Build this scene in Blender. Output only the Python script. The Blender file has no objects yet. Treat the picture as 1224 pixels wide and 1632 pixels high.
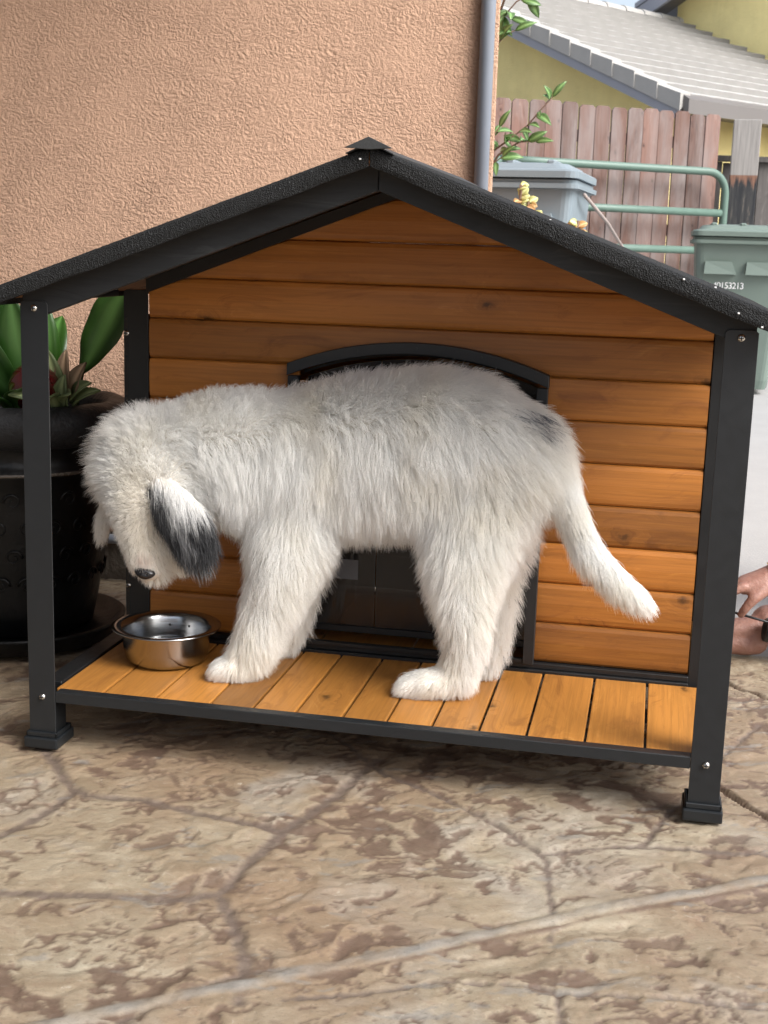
import bpy, bmesh, math, random
import numpy as np
from mathutils import Vector, Matrix
random.seed(7); RNG = np.random.default_rng(7)
R = math.radians; PI = math.pi
SC = bpy.context.scene; COL = SC.collection

# ---------------------------------------------------------------- camera, light
cam = bpy.data.cameras.new('camera'); camo = bpy.data.objects.new('camera', cam); COL.objects.link(camo)
cam.sensor_fit = 'HORIZONTAL'; cam.sensor_width = 36.0; cam.lens = 2105.0*36/1224
cam.clip_start = .05; cam.clip_end = 500
_yaw, _pit, _rol = .1984, -.1979, .0310
_d = Vector((-math.sin(_yaw)*math.cos(_pit), math.cos(_yaw)*math.cos(_pit), math.sin(_pit)))
_r = Vector((math.cos(_yaw), math.sin(_yaw), 0)); _u = _r.cross(_d)
_R = _r*math.cos(_rol)+_u*math.sin(_rol); _U = -_r*math.sin(_rol)+_u*math.cos(_rol)
camo.matrix_world = Matrix(((_R.x, _U.x, -_d.x, 1.0503), (_R.y, _U.y, -_d.y, -2.0713), (_R.z, _U.z, -_d.z, .8961), (0, 0, 0, 1)))
cam.dof.use_dof = True; cam.dof.focus_distance = 2.4; cam.dof.aperture_fstop = 20.0
SC.camera = camo

SUN_EL, SUN_AZ = 43, 115          # degrees; azimuth measured from +y towards +x
world = bpy.data.worlds.new('World'); SC.world = world; world.use_nodes = True
wn = world.node_tree.nodes; wl = world.node_tree.links
bg = wn['Background']; sky = wn.new('ShaderNodeTexSky'); sky.sky_type = 'NISHITA'; sky.sun_disc = False
sky.sun_elevation = R(SUN_EL); sky.sun_rotation = R(SUN_AZ); sky.dust_density = 4; sky.air_density = 1.0; sky.ozone_density = 1.0
hs = wn.new('ShaderNodeHueSaturation'); hs.inputs['Saturation'].default_value = .60
wl.new(sky.outputs[0], hs.inputs['Color']); wl.new(hs.outputs[0], bg.inputs[0]); bg.inputs[1].default_value = .15
sl = bpy.data.lights.new('sun', 'SUN'); so = bpy.data.objects.new('sun', sl); COL.objects.link(so)
sl.energy = 2.3; sl.angle = R(36); sl.color = (1, .995, .985)
_sd = Vector((math.sin(R(SUN_AZ))*math.cos(R(SUN_EL)), math.cos(R(SUN_AZ))*math.cos(R(SUN_EL)), math.sin(R(SUN_EL))))
so.rotation_euler = _sd.to_track_quat('Z', 'Y').to_euler()
SC.view_settings.view_transform = 'Standard'; SC.view_settings.look = 'None'
SC.view_settings.exposure = .90; SC.view_settings.gamma = 1; SC.view_settings.use_curve_mapping = False
SC.render.engine = 'CYCLES'; SC.cycles.max_bounces = 8; SC.cycles.diffuse_bounces = 6; SC.cycles.use_denoising = True
SC.cycles_curves.shape = 'RIBBONS'

# ---------------------------------------------------------------- helpers
def tag(o, label=None, cat=None, group=None, kind=None):
    if label: o['label'] = label
    if cat: o['category'] = cat
    if group: o['group'] = group
    if kind: o['kind'] = kind
    return o
def empty(name, loc=(0, 0, 0), rz=0):
    o = bpy.data.objects.new(name, None); COL.objects.link(o); o.location = loc; o.rotation_euler = (0, 0, rz); o.empty_display_size = .1
    return o
def link_mesh(name, me, mat=None, parent=None, smooth=False, loc=None):
    o = bpy.data.objects.new(name, me); COL.objects.link(o)
    if mat and not me.materials: me.materials.append(mat)
    if smooth: me.polygons.foreach_set('use_smooth', [True]*len(me.polygons))
    if parent: o.parent = parent
    if loc: o.location = loc
    return o
def obj(name, bm, mat=None, parent=None, smooth=False, loc=None):
    me = bpy.data.meshes.new(name); bm.to_mesh(me); bm.free(); me.update()
    return link_mesh(name, me, mat, parent, smooth, loc)
def BM(): return bmesh.new()
def merge(bm, b2):
    me = bpy.data.meshes.new('t'); b2.to_mesh(me); b2.free(); bm.from_mesh(me); bpy.data.meshes.remove(me)
def box(x0, x1, y0, y1, z0, z1, bev=0, seg=1, bm=None):
    b = BM(); bmesh.ops.create_cube(b, size=1)
    for v in b.verts:
        v.co = Vector(((x0+x1)/2+v.co.x*(x1-x0), (y0+y1)/2+v.co.y*(y1-y0), (z0+z1)/2+v.co.z*(z1-z0)))
    if bev: bmesh.ops.bevel(b, geom=b.edges[:], offset=bev, segments=seg, affect='EDGES', profile=.6)
    if bm is None: return b
    merge(bm, b); return bm
def prism(pts, axis, a0, a1, bev=0, bm=None):
    """pts: 2-D outline, extruded along axis between a0 and a1."""
    b = BM()
    def mk(p, a):
        if axis == 'y': return (p[0], a, p[1])
        if axis == 'x': return (a, p[0], p[1])
        return (p[0], p[1], a)
    v0 = [b.verts.new(mk(p, a0)) for p in pts]; v1 = [b.verts.new(mk(p, a1)) for p in pts]
    n = len(pts); b.faces.new(v0); b.faces.new(v1[::-1])
    for i in range(n): b.faces.new((v0[i], v1[i], v1[(i+1) % n], v0[(i+1) % n]))
    bmesh.ops.recalc_face_normals(b, faces=b.faces)
    if bev: bmesh.ops.bevel(b, geom=[e for e in b.edges if e.calc_face_angle(0) > .5], offset=bev, segments=1, affect='EDGES')
    if bm is None: return b
    merge(bm, b); return bm
def lathe(prof, n=48, cx=0, cy=0, sy=1, bm=None, close=False):
    b = bm or BM(); rings = []
    for r, z in prof:
        if r < 1e-6: rings.append([b.verts.new((cx, cy, z))])
        else: rings.append([b.verts.new((cx+r*math.cos(2*PI*k/n), cy+r*sy*math.sin(2*PI*k/n), z)) for k in range(n)])
    for A, B in zip(rings, rings[1:]):
        for k in range(n):
            k2 = (k+1) % n
            if len(A) == 1 and len(B) == 1: continue
            if len(A) == 1: b.faces.new((A[0], B[k], B[k2]))
            elif len(B) == 1: b.faces.new((A[k], B[0], A[k2]))
            else: b.faces.new((A[k], B[k], B[k2], A[k2]))
    bmesh.ops.recalc_face_normals(b, faces=b.faces)
    return b
def tube(pts, r, n=10, bm=None, cap=True):
    b = bm or BM(); pts = [Vector(p) for p in pts]; rings = []
    rs = r if hasattr(r, '__len__') else [r]*len(pts)
    up = Vector((0, 0, 1)); prev = None
    for i, p in enumerate(pts):
        t = (pts[min(i+1, len(pts)-1)]-pts[max(i-1, 0)]).normalized()
        if prev is None:
            a = up if abs(t.z) < .9 else Vector((1, 0, 0)); prev = (a-t*a.dot(t)).normalized()
        else: prev = (prev-t*prev.dot(t)).normalized()
        q = t.cross(prev)
        rings.append([b.verts.new(p+(prev*math.cos(2*PI*k/n)+q*math.sin(2*PI*k/n))*rs[i]) for k in range(n)])
    for A, B in zip(rings, rings[1:]):
        for k in range(n): b.faces.new((A[k], A[(k+1) % n], B[(k+1) % n], B[k]))
    if cap: b.faces.new(rings[0][::-1]); b.faces.new(rings[-1])
    return b
def arc_pts(c, a, b, r, n=8):
    return [tuple(Vector(c)+Vector(a)*r*math.cos(PI/2*k/n)+Vector(b)*r*math.sin(PI/2*k/n)) for k in range(n+1)]

# value noise for geometry
def _hash(ix, iy, s):
    h = (ix.astype(np.int64)*374761393+iy.astype(np.int64)*668265263+s*1442695041) & 0x7fffffff
    h = ((h ^ (h >> 13))*1274126177) & 0x7fffffff
    return ((h ^ (h >> 16)) & 0xffff)/65535.0
def vnoise(x, y, s=0):
    ix = np.floor(x); iy = np.floor(y); fx = x-ix; fy = y-iy
    fx = fx*fx*fx*(fx*(fx*6-15)+10); fy = fy*fy*fy*(fy*(fy*6-15)+10)
    a = _hash(ix, iy, s); b = _hash(ix+1, iy, s); c = _hash(ix, iy+1, s); d = _hash(ix+1, iy+1, s)
    return a+(b-a)*fx+(c-a)*fy+(a-b-c+d)*fx*fy
def fbm(x, y, s=0, o=4, g=.5):
    v = 0; a = 1; t = 0
    for k in range(o):
        v = v+a*vnoise(x*2**k+17.3*k, y*2**k-9.1*k, s+k); t += a; a *= g
    return v/t

# ---------------------------------------------------------------- materials
class NT:
    def __init__(s, name):
        s.m = bpy.data.materials.new(name); s.m.use_nodes = True; s.t = s.m.node_tree; s.b = s.t.nodes['Principled BSDF']; s.out = s.t.nodes['Material Output']
    def n(s, ty, **k):
        nd = s.t.nodes.new('ShaderNode'+ty)
        for a, v in k.items():
            if a.startswith('_'): setattr(nd, a[1:], v)
            else:
                key = int(a[1:]) if a[0] == 'i' and a[1:].isdigit() else a.replace('__', ' ')
                if hasattr(v, 'node') : s.t.links.new(v, nd.inputs[key])
                else: nd.inputs[key].default_value = v
        return nd
    def set(s, key, v):
        if hasattr(v, 'node'): s.t.links.new(v, s.b.inputs[key])
        else: s.b.inputs[key].default_value = v
    def coord(s, which='Object'): return s.n('TexCoord').outputs[which]
    def mapp(s, v, scale=(1, 1, 1), loc=(0, 0, 0), rot=(0, 0, 0)):
        return s.n('Mapping', Vector=v, Scale=scale, Location=loc, Rotation=rot).outputs[0]
    def noise(s, v, sc, det=4, ro=.55, dist=0, w=None):
        nd = s.n('TexNoise', _noise_dimensions='4D' if w is not None else '3D')
        s.t.links.new(v, nd.inputs['Vector']); nd.inputs['Scale'].default_value = sc; nd.inputs['Detail'].default_value = det
        nd.inputs['Roughness'].default_value = ro; nd.inputs['Distortion'].default_value = dist
        if w is not None: s.t.links.new(w, nd.inputs['W'])
        return nd.outputs[0]
    def ramp(s, f, stops, interp='LINEAR'):
        nd = s.n('ValToRGB'); s.t.links.new(f, nd.inputs[0]); cr = nd.color_ramp; cr.interpolation = interp
        while len(cr.elements) < len(stops): cr.elements.new(.5)
        for e, (p, c) in zip(cr.elements, stops):
            e.position = p; e.color = (c, c, c, 1) if not hasattr(c, '__len__') else (*c, 1)
        return nd.outputs[0]
    def mix(s, f, a, b, mode='MIX'):
        nd = s.n('Mix', _data_type='RGBA', _blend_type=mode)
        for i, v in ((0, f), (6, a), (7, b)):
            if hasattr(v, 'node'): s.t.links.new(v, nd.inputs[i])
            else: nd.inputs[i].default_value = v if i == 0 else (*v, 1)
        return nd.outputs[2]
    def math(s, op, a, b=0):
        nd = s.n('Math', _operation=op)
        for i, v in ((0, a), (1, b)):
            if hasattr(v, 'node'): s.t.links.new(v, nd.inputs[i])
            else: nd.inputs[i].default_value = v
        return nd.outputs[0]
    def bump(s, h, dist, st=1, norm=None):
        nd = s.n('Bump'); s.t.links.new(h, nd.inputs['Height']); nd.inputs['Distance'].default_value = dist; nd.inputs['Strength'].default_value = st
        if norm is not None: s.t.links.new(norm, nd.inputs['Normal'])
        s.t.links.new(nd.outputs[0], s.b.inputs['Normal']); return nd.outputs[0]
def simple(name, col, rough=.5, metal=0, spec=None, bump=None, var=.12, nsc=30):
    t = NT(name); v = t.coord(); f = t.noise(v, nsc, 5, .6)
    c0 = tuple(c*(1-var) for c in col); c1 = tuple(min(1, c*(1+var)) for c in col)
    t.set('Base Color', t.mix(f, c0, c1)); t.set('Roughness', t.ramp(f, [(.3, max(0, rough-.06)), (.7, min(1, rough+.08))])); t.set('Metallic', metal)
    if spec is not None: t.set('Specular IOR Level', spec)
    if bump: t.bump(t.noise(v, bump[0], 4), bump[1])
    return t.m

def wood(name, axis, base, dark, light, rough=.42, knots=True, gs=1.0, weather=False):
    """grain runs along axis (0,1,2) in object space, random per object"""
    t = NT(name); v = t.coord(); rnd = t.n('ObjectInfo').outputs['Random']; w = t.math('MULTIPLY', rnd, 37.0)
    sc = [26*gs]*3; sc[axis] = 1.6*gs
    vm = t.mapp(v, tuple(sc))
    warp = t.noise(t.mapp(v, tuple(3 if i == axis else 9 for i in range(3))), 1.0, 2, .5, 0, w)
    sx = t.n('SeparateXYZ'); t.t.links.new(v, sx.inputs[0]); cr_ = 0 if axis != 0 else 2
    kw = t.math('MULTIPLY', t.noise(v, 45, 3, .6, 0, w), .030)
    kc = t.n('CombineXYZ'); t.t.links.new(t.math('ADD', t.math('ADD', t.math('MULTIPLY', sx.outputs[axis], .62), kw), t.math('MULTIPLY', rnd, 71.3)), kc.inputs[0]); t.t.links.new(t.math('ADD', t.math('SUBTRACT', sx.outputs[cr_], kw), t.math('MULTIPLY', rnd, 53.7)), kc.inputs[1])
    kn = t.n('TexVoronoi', _voronoi_dimensions='2D'); t.t.links.new(kc.outputs[0], kn.inputs['Vector']); kn.inputs['Scale'].default_value = 6.5
    kd = kn.outputs['Distance']; ksep = t.n('SeparateColor'); t.t.links.new(kn.outputs['Color'], ksep.inputs[0]); kon = t.ramp(ksep.outputs[0], [(.50, 0), (.52, 1)])
    vadd = t.n('VectorMath', _operation='ADD'); t.t.links.new(vm, vadd.inputs[0])
    cmb = t.n('CombineXYZ'); off = t.math('MULTIPLY', warp, 7.0*gs)
    push = t.math('MULTIPLY', kon, t.ramp(kd, [(0, 1.0), (.22, 0.0)], 'EASE')); off2 = t.math('ADD', off, t.math('MULTIPLY', push, 2.2 if knots else 0))
    for i in range(3):
        if i != axis: t.t.links.new(off2, cmb.inputs[i])
    t.t.links.new(cmb.outputs[0], vadd.inputs[1])
    g1 = t.noise(vadd.outputs[0], 1.0, 8, .68, .3, w)
    fine = [230*gs]*3; fine[axis] = 5*gs
    g2 = t.noise(t.mapp(v, tuple(fine)), 1.0, 3, .6, 0, w)
    big = t.noise(v, 5, 2, .5, 0, w)
    c = t.ramp(g1, [(.30, dark), (.47, base), (.56, base), (.72, light)])
    c = t.mix(t.ramp(g2, [(.36, .55), (.56, 0.0)]), c, tuple(x*.62 for x in base), 'MIX')
    c = t.mix(t.ramp(big, [(.3, .35), (.6, 0)]), c, tuple(x*.72 for x in base))
    tone = t.math('ADD', .64, t.math('MULTIPLY', rnd, .56))
    cm = t.n('CombineXYZ');
    for i in range(3): t.t.links.new(tone, cm.inputs[i])
    c = t.mix(1.0, c, cm.outputs[0], 'MULTIPLY')
    if knots:
        k = t.math('MULTIPLY', kon, t.ramp(kd, [(.018, .85), (.034, .6), (.055, .22), (.12, 0)]))
        c = t.mix(k, c, tuple(x*.14 for x in base))
    if weather:
        st = t.noise(t.mapp(v, (6, 6, 1.2)), 1.0, 4, .6, .5, w)
        c = t.mix(t.ramp(st, [(.42, 0), (.68, .75)]), c, weather)
    t.set('Base Color', c); t.set('Roughness', t.ramp(g1, [(.3, rough+.15), (.7, rough)]))
    t.bump(t.mix(.5, g1, g2), .0012*(2 if weather else 1), .6)
    return t.m

M = {}
M['deck_wood'] = wood('deck_wood', 1, (.41, .175, .035), (.20, .075, .014), (.56, .27, .07), .40)
M['panel_wood'] = wood('panel_wood', 0, (.38, .142, .025), (.19, .060, .011), (.53, .225, .048), .40)
M['fascia'] = wood('fascia', 0, (.014, .016, .018), (.005, .006, .007), (.050, .053, .056), .6, False)
M['underside'] = wood('underside', 1, (.30, .14, .05), (.2, .08, .03), (.38, .19, .07), .6)
M['metal'] = simple('charcoal_powder_coated_steel', (.0105, .0122, .0140), .42, 0, .5, (900, .00025), .1, 60)
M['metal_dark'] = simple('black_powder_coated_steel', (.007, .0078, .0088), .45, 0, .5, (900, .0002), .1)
M['rubber'] = simple('black_rubber', (.009, .011, .013), .38, 0, .5, (200, .0002))
M['nickel'] = simple('nickel', (.55, .53, .50), .22, 1)
M['white'] = simple('white_paint', (.8, .8, .8), .5)

def asphalt():
    t = NT('asphalt_felt'); v = t.coord()
    vo = t.n('TexVoronoi', Scale=520.0); t.t.links.new(v, vo.inputs['Vector'])
    n1 = t.noise(v, 160, 5, .7); n2 = t.noise(v, 14, 4)
    c = t.ramp(vo.outputs['Color'], [(0, (.003, .0034, .004)), (.70, (.008, .009, .010)), (.90, (.022, .024, .026)), (1, (.09, .095, .10))])
    c = t.mix(t.ramp(n2, [(.45, 0), (.75, .25)]), c, (.02, .022, .024))
    t.set('Base Color', c); t.set('Roughness', .7); t.set('Specular IOR Level', .4)
    t.bump(t.math('ADD', t.math('MULTIPLY', t.noise(v, 75, 4, .7), .8), t.math('ADD', n1, vo.outputs['Distance'])), .0035, 1); return t.m
M['asphalt'] = asphalt()

def stucco(name, col, sc=1.0, depth=.006, dirt=True):
    t = NT(name); v = t.coord()
    wv = t.n('VectorMath', _operation='ADD'); nz = t.n('TexNoise', Scale=22.0*sc, Detail=2.0); t.t.links.new(v, nz.inputs['Vector'])
    s_ = t.n('VectorMath', _operation='SCALE'); t.t.links.new(nz.outputs['Color'], s_.inputs[0]); s_.inputs['Scale'].default_value = .03/sc
    t.t.links.new(v, wv.inputs[0]); t.t.links.new(s_.outputs[0], wv.inputs[1])
    a = t.noise(t.mapp(wv.outputs[0], (1, 1, 1.15)), 118*sc, 3, .55, .25)
    blobs = t.ramp(a, [(.34, 0), (.46, .35), (.56, .8), (.70, 1)], 'EASE')
    grit = t.noise(v, 380*sc, 3, .6); mid = t.noise(v, 260*sc, 3, .6, .2)
    big = t.noise(v, 1.3, 5, .6)
    h = t.math('ADD', t.math('ADD', t.math('MULTIPLY', blobs, t.ramp(t.noise(v, 5, 4, .6, .8), [(.35, .45), (.65, 1.15)])), t.math('MULTIPLY', mid, .6)), t.math('MULTIPLY', grit, .3))
    c = t.mix(t.ramp(big, [(.3, 0), (.7, 1)]), tuple(x*.90 for x in col), tuple(min(1, x*1.06) for x in col))
    c = t.mix(t.ramp(grit, [(.3, .25), (.5, 0)]), c, tuple(x*.75 for x in col))
    stn = t.noise(t.mapp(v, (2.2, 2.2, .5)), 1, 5, .65, .6); c = t.mix(t.ramp(stn, [(.45, 0), (.75, .35)]), c, tuple(x*.70 for x in col))
    t.set('Base Color', c); t.set('Roughness', .9); t.set('Specular IOR Level', .2)
    t.bump(h, depth, 1); return t.m
M['stucco'] = stucco('terracotta_stucco', (.52, .335, .235), 1.0, .0034)
M['yellow'] = stucco('yellow_stucco', (.95, .81, .38), .6, .003)

# ---------------------------------------------------------------- the ground
JOINTS = {
 'a': [(-0.013, 0.055), (0.044, -0.024), (0.145, -0.14), (0.184, -0.164), (0.279, -0.155), (0.393, -0.187), (0.53, -0.209)],
 'b': [(0.61, .12), (0.588, 0.014), (0.58, -0.044), (0.552, -0.142), (0.53, -0.209), (0.511, -0.315), (0.504, -0.409), (0.499, -0.424)],
 'c': [(-.2, -.62), (0.0, -.53), (0.204, -0.504), (0.359, -0.471), (0.462, -0.449), (0.499, -0.424), (0.531, -0.477), (0.561, -0.53), (0.591, -0.596), (0.609, -0.68)],
 'd': [(-.1, -.5), (0.101, -0.384), (0.119, -0.339), (0.149, -0.243), (0.154, -0.159)],
 'e': [(.4, .35), (0.555, 0.155), (0.637, 0.057), (0.745, -0.011), (0.848, -0.097), (0.931, -0.183), (0.943, -0.212), (0.966, -0.388), (0.968, -0.431)],
 'f': [(0.931, -0.183), (1.003, -0.143), (1.081, -0.115), (1.273, -0.085), (1.345, -0.076), (1.7, .02)],
 'g': [(1.081, -0.115), (1.114, 0.002), (1.143, 0.075), (1.195, 0.246), (1.3, .5)],
 'h': [(.66, -.66), (0.776, -0.615), (0.84, -0.576), (0.909, -0.566), (0.98, -0.554), (0.988, -0.564), (0.998, -0.647), (1.005, -0.8)],
 'i': [(0.988, -0.561), (1.071, -0.553), (1.147, -0.543), (1.24, -0.537), (1.296, -0.532), (1.6, -.5)],
 'j': [(0.482, -0.76), (0.544, -0.675), (0.604, -0.611), (0.626, -0.602), (0.68, -0.591)]}
LONG = [(-.1, -1.16), (0.316, -0.862), (0.422, -0.782), (0.486, -0.732), (0.615, -0.645), (0.761, -0.54), (0.95, -0.401), (1.032, -0.337), (1.152, -0.264), (1.266, -0.179), (1.34, -0.121), (1.8, .25)]
CUTS = [[(.95, .60), (1.162, 0.252), (1.213, 0.163), (1.283, 0.049), (1.45, -.2)], [(1.0, 1.3), (1.202, 0.878), (1.258, 0.757), (1.329, 0.673), (1.6, .38)]]
def segdist(X, Y, pl):
    D = np.full(X.shape, 9.0)
    for (ax, ay), (bx, by) in zip(pl, pl[1:]):
        dx, dy = bx-ax, by-ay; L = dx*dx+dy*dy
        t = np.clip(((X-ax)*dx+(Y-ay)*dy)/L, 0, 1)
        D = np.minimum(D, np.hypot(X-ax-t*dx, Y-ay-t*dy))
    return D
def side(X, Y, pl):
    """signed offset from a polyline that runs left to right"""
    xs = np.array([p[0] for p in pl]); ys = np.array([p[1] for p in pl])
    return Y-np.interp(X, xs, ys)
def patio_mat():
    t = NT('stamped_concrete'); v = t.coord()
    at = t.n('Attribute', _attribute_name='mask'); sep = t.n('SeparateColor'); t.t.links.new(at.outputs['Color'], sep.inputs[0])
    joint, stain, pale = sep.outputs[0], sep.outputs[1], sep.outputs[2]
    warpv = t.mapp(v, (1, 1.45, 1), rot=(0, 0, .35))
    n1 = t.noise(warpv, 5.5, 8, .68, 1.2); n2 = t.noise(v, 60, 5, .7); n3 = t.noise(warpv, 17, 6, .7, 1.5); n4 = t.noise(v, 2.2, 3, .5); n5 = t.noise(t.mapp(v, (1, 1.7, 1), rot=(0, 0, .4)), 34, 6, .75, 2)
    c = t.ramp(n1, [(.30, (.26, .19, .13)), (.45, (.35, .285, .20)), (.58, (.43, .365, .27)), (.72, (.52, .465, .36))])
    c = t.mix(t.ramp(n4, [(.38, 0), (.62, .6)]), c, (.34, .255, .17))
    c = t.mix(t.ramp(n3, [(.56, 0), (.66, .40)]), c, (.26, .165, .115))
    c = t.mix(t.ramp(n5, [(.58, 0), (.68, .35)]), c, (.54, .48, .39)); nb_ = t.noise(v, 1.7, 4, .6, .6); c = t.mix(t.ramp(nb_, [(.40, .6), (.56, 0)]), c, (.285, .185, .115)); ng_ = t.noise(v, 3.1, 4, .6, .8); c = t.mix(t.ramp(ng_, [(.54, 0), (.68, .5)]), c, (.44, .41, .37))
    n6 = t.noise(t.mapp(v, (1, 1.5, 1), rot=(0, 0, .3)), 80, 7, .78, 1.2); n7 = t.noise(t.mapp(v, (1, 1.8, 1), rot=(0, 0, -.9)), 24, 7, .8, 2.5)
    c = t.mix(t.ramp(n6, [(.55, 0), (.66, .38)]), c, (.20, .135, .10)); c = t.mix(t.ramp(n6, [(.30, .35), (.43, 0)]), c, (.55, .50, .42)); c = t.mix(t.ramp(n7, [(.60, 0), (.66, .65)]), c, (.60, .55, .47))
    c = t.mix(t.math('MULTIPLY', stain, t.ramp(n2, [(.25, .65), (.6, .95)])), c, t.mix(n2, (.115, .070, .050), (.205, .138, .102)))
    c = t.mix(t.math('MULTIPLY', joint, .85), c, t.mix(n2, (.085, .062, .052), (.26, .20, .165)))
    c = t.mix(t.math('MULTIPLY', pale, .9), c, t.mix(n2, (.20, .185, .17), (.36, .345, .32)))
    sp = t.noise(v, 330, 3, .7)
    c = t.mix(t.ramp(sp, [(.30, .5), (.42, 0)]), c, (.10, .07, .05))
    c = t.mix(1.0, c, (.755, .76, .75), 'MULTIPLY')
    t.set('Base Color', c); t.set('Roughness', t.ramp(n3, [(.3, .34), (.7, .54)])); t.set('Specular IOR Level', .5)
    hh = t.math('ADD', t.math('MULTIPLY', n3, .6), t.math('ADD', t.math('MULTIPLY', n2, .3), t.math('MULTIPLY', n6, .7)))
    t.bump(t.math('ADD', hh, t.math('MULTIPLY', sp, .12)), .003, .8)
    return t.m
M['patio'] = patio_mat()
def build_patio():
    x0, x1, y0, y1, st = -.75, 1.95, -1.15, 1.30, .0044
    nx = int((x1-x0)/st)+1; ny = int((y1-y0)/st)+1
    X, Y = np.meshgrid(np.linspace(x0, x1, nx), np.linspace(y0, y1, ny))
    wx = (fbm(X*9, Y*9, 3, 3)-.5)*.03; wy = (fbm(X*9, Y*9, 8, 3)-.5)*.03
    jr = (fbm(X*75, Y*75, 21, 3)-.5)*.011
    J = np.zeros(X.shape)
    for k, pl in JOINTS.items():
        w = .0100 if k in 'abcd' else (.0055 if k in 'efg' else .004)
        dd = segdist(X+wx*.25, Y+wy*.25, pl)+jr
        J = np.maximum(J, np.clip(1-(dd-w*.45)/(w*.9), 0, 1))
    # slate relief: terraced, stretched along one direction
    th = .35; U = (X+wx*2)*math.cos(th)+(Y+wy*2)*math.sin(th); V = -(X+wx*2)*math.sin(th)+(Y+wy*2)*math.cos(th)
    a = fbm(U*4.5+fbm(U*7, V*11, 40, 3)*1.3, V*6.5+fbm(U*6, V*8, 50, 3)*1.8, 31, 6, .58)
    ter = np.floor(a*9)/9+np.clip((a*9-np.floor(a*9)-.75)*4, 0, 1)/9
    b = fbm(U*12, V*20, 61, 4, .6)
    Z = (ter-.5)*.015+(b-.5)*.0050
    cav = fbm(U*9+fbm(U*11, V*13, 77, 3)*3.2, V*12+fbm(U*12, V*12, 78, 3)*3.2, 91, 6, .62)
    area = fbm(X*2.3, Y*2.3, 95, 2)
    S = np.clip((cav-(.634-.10*(area-.5)*2))/.016, 0, 1)
    st2 = np.clip((fbm(U*24+fbm(U*20, V*20, 121, 2)*2.5, V*30+fbm(U*18, V*22, 122, 2)*2, 120, 5, .64)-.65)/.018, 0, 1); S = np.maximum(S, st2*.85)
    S = np.maximum(S, np.clip((np.abs(a*9-np.floor(a*9)-.87) < .07)*1.0*(fbm(X*7, Y*7, 130, 3)-.50)*7, 0, .8))
    Z -= S*.0020; Z = Z*(1-J*.7)-J*.0030
    Z += J*(vnoise(X*130, Y*130, 140)-.5)*.0028
    # long expansion ridge with its crack
    sd = side(X, Y+(fbm(X*8, X*0, 150, 3)-.5)*.012, LONG)*.8
    band = np.clip(1-np.abs(sd-.008+(fbm(X*18, Y*18, 151, 3)-.5)*.010)/.0145, 0, 1); band = np.minimum(1, band*1.6)
    Z = Z*(1-band*.8)+band*(.0014+(fbm(X*60, Y*60, 155, 4)-.5)*.004)
    cw = .0040+.006*(fbm(X*14, Y*14, 160, 2)-.35)
    crack = np.clip(1-np.abs(sd+.0085)/np.maximum(cw, .0012)+.5, 0, 1)*np.clip((X-.45)*4, .45, 1)
    Z = Z*(1-crack*.8)-crack*.0012
    P = band*(1-crack)*np.clip(-.1+1.35*fbm(X*25, Y*25, 156, 4), 0, 1)
    S = S*(1-band); J = J*(1-band)
    cut = np.zeros(X.shape)
    for pl in CUTS: cut = np.maximum(cut, np.clip(1-(segdist(X, Y, pl)-.0045)/.003, 0, 1))
    Z -= cut*.009; J = J*(1-crack)*(1-cut)
    S = np.maximum(S, np.maximum(crack*np.clip(fbm(X*30, Y*30, 165, 3)*1.6, .35, 1)*np.clip((X-.3)*2, .35, 1), cut))
    # a few scuffs and paint specks
    sc = np.clip((fbm(U*10, V*45, 170, 4, .7)-.70)/.03, 0, 1)*.6; P = np.maximum(P, sc)
    ed = np.minimum.reduce([X-x0, x1-X, Y-y0, y1-Y]); Z = Z*np.clip(ed/.05, 0, 1)
    Z = np.minimum(Z, .006)-.004
    co = np.stack([X, Y, Z], -1).reshape(-1, 3)
    idx = np.arange(nx*ny).reshape(ny, nx)
    F = np.stack([idx[:-1, :-1], idx[:-1, 1:], idx[1:, 1:], idx[1:, :-1]], -1).reshape(-1, 4)
    ce = co[F].mean(1); F = F[~((ce[:, 0] > 1.2) & (ce[:, 1] > .975))]
    me = bpy.data.meshes.new('patio'); me.vertices.add(len(co)); me.vertices.foreach_set('co', co.ravel().astype(np.float32))
    me.loops.add(F.size); me.loops.foreach_set('vertex_index', F.ravel().astype(np.int32))
    me.polygons.add(len(F)); me.polygons.foreach_set('loop_start', np.arange(0, F.size, 4, dtype=np.int32)); me.polygons.foreach_set('use_smooth', np.ones(len(F), bool))
    me.update(calc_edges=True)
    at = me.color_attributes.new('mask', 'FLOAT_COLOR', 'POINT')
    at.data.foreach_set('color', np.stack([J, S, P, np.ones(J.shape)], -1).ravel().astype(np.float32))
    o = link_mesh('patio', me, M['patio']); tag(o, kind='structure')
build_patio()
def driveway_mat():
    t = NT('plain_concrete'); v = t.coord(); n = t.noise(v, 3, 6, .65); m = t.noise(t.mapp(v, (1, 9, 1)), 14, 4, .6)
    c = t.mix(n, (.29, .287, .28), (.37, .367, .36)); c = t.mix(t.ramp(m, [(.5, 0), (.7, .35)]), c, (.40, .38, .36))
    t.set('Base Color', c); t.set('Roughness', .75); t.bump(t.noise(v, 120, 4), .002, .6); return t.m
M['driveway'] = driveway_mat()
b = box(1.2003, 14, .975, 1.3, -.2, -.006); box(-6, 14, 1.3002, 11.5, -.2, -.006, bm=b)
tag(obj('driveway', b, M['driveway']), kind='structure')
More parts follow.
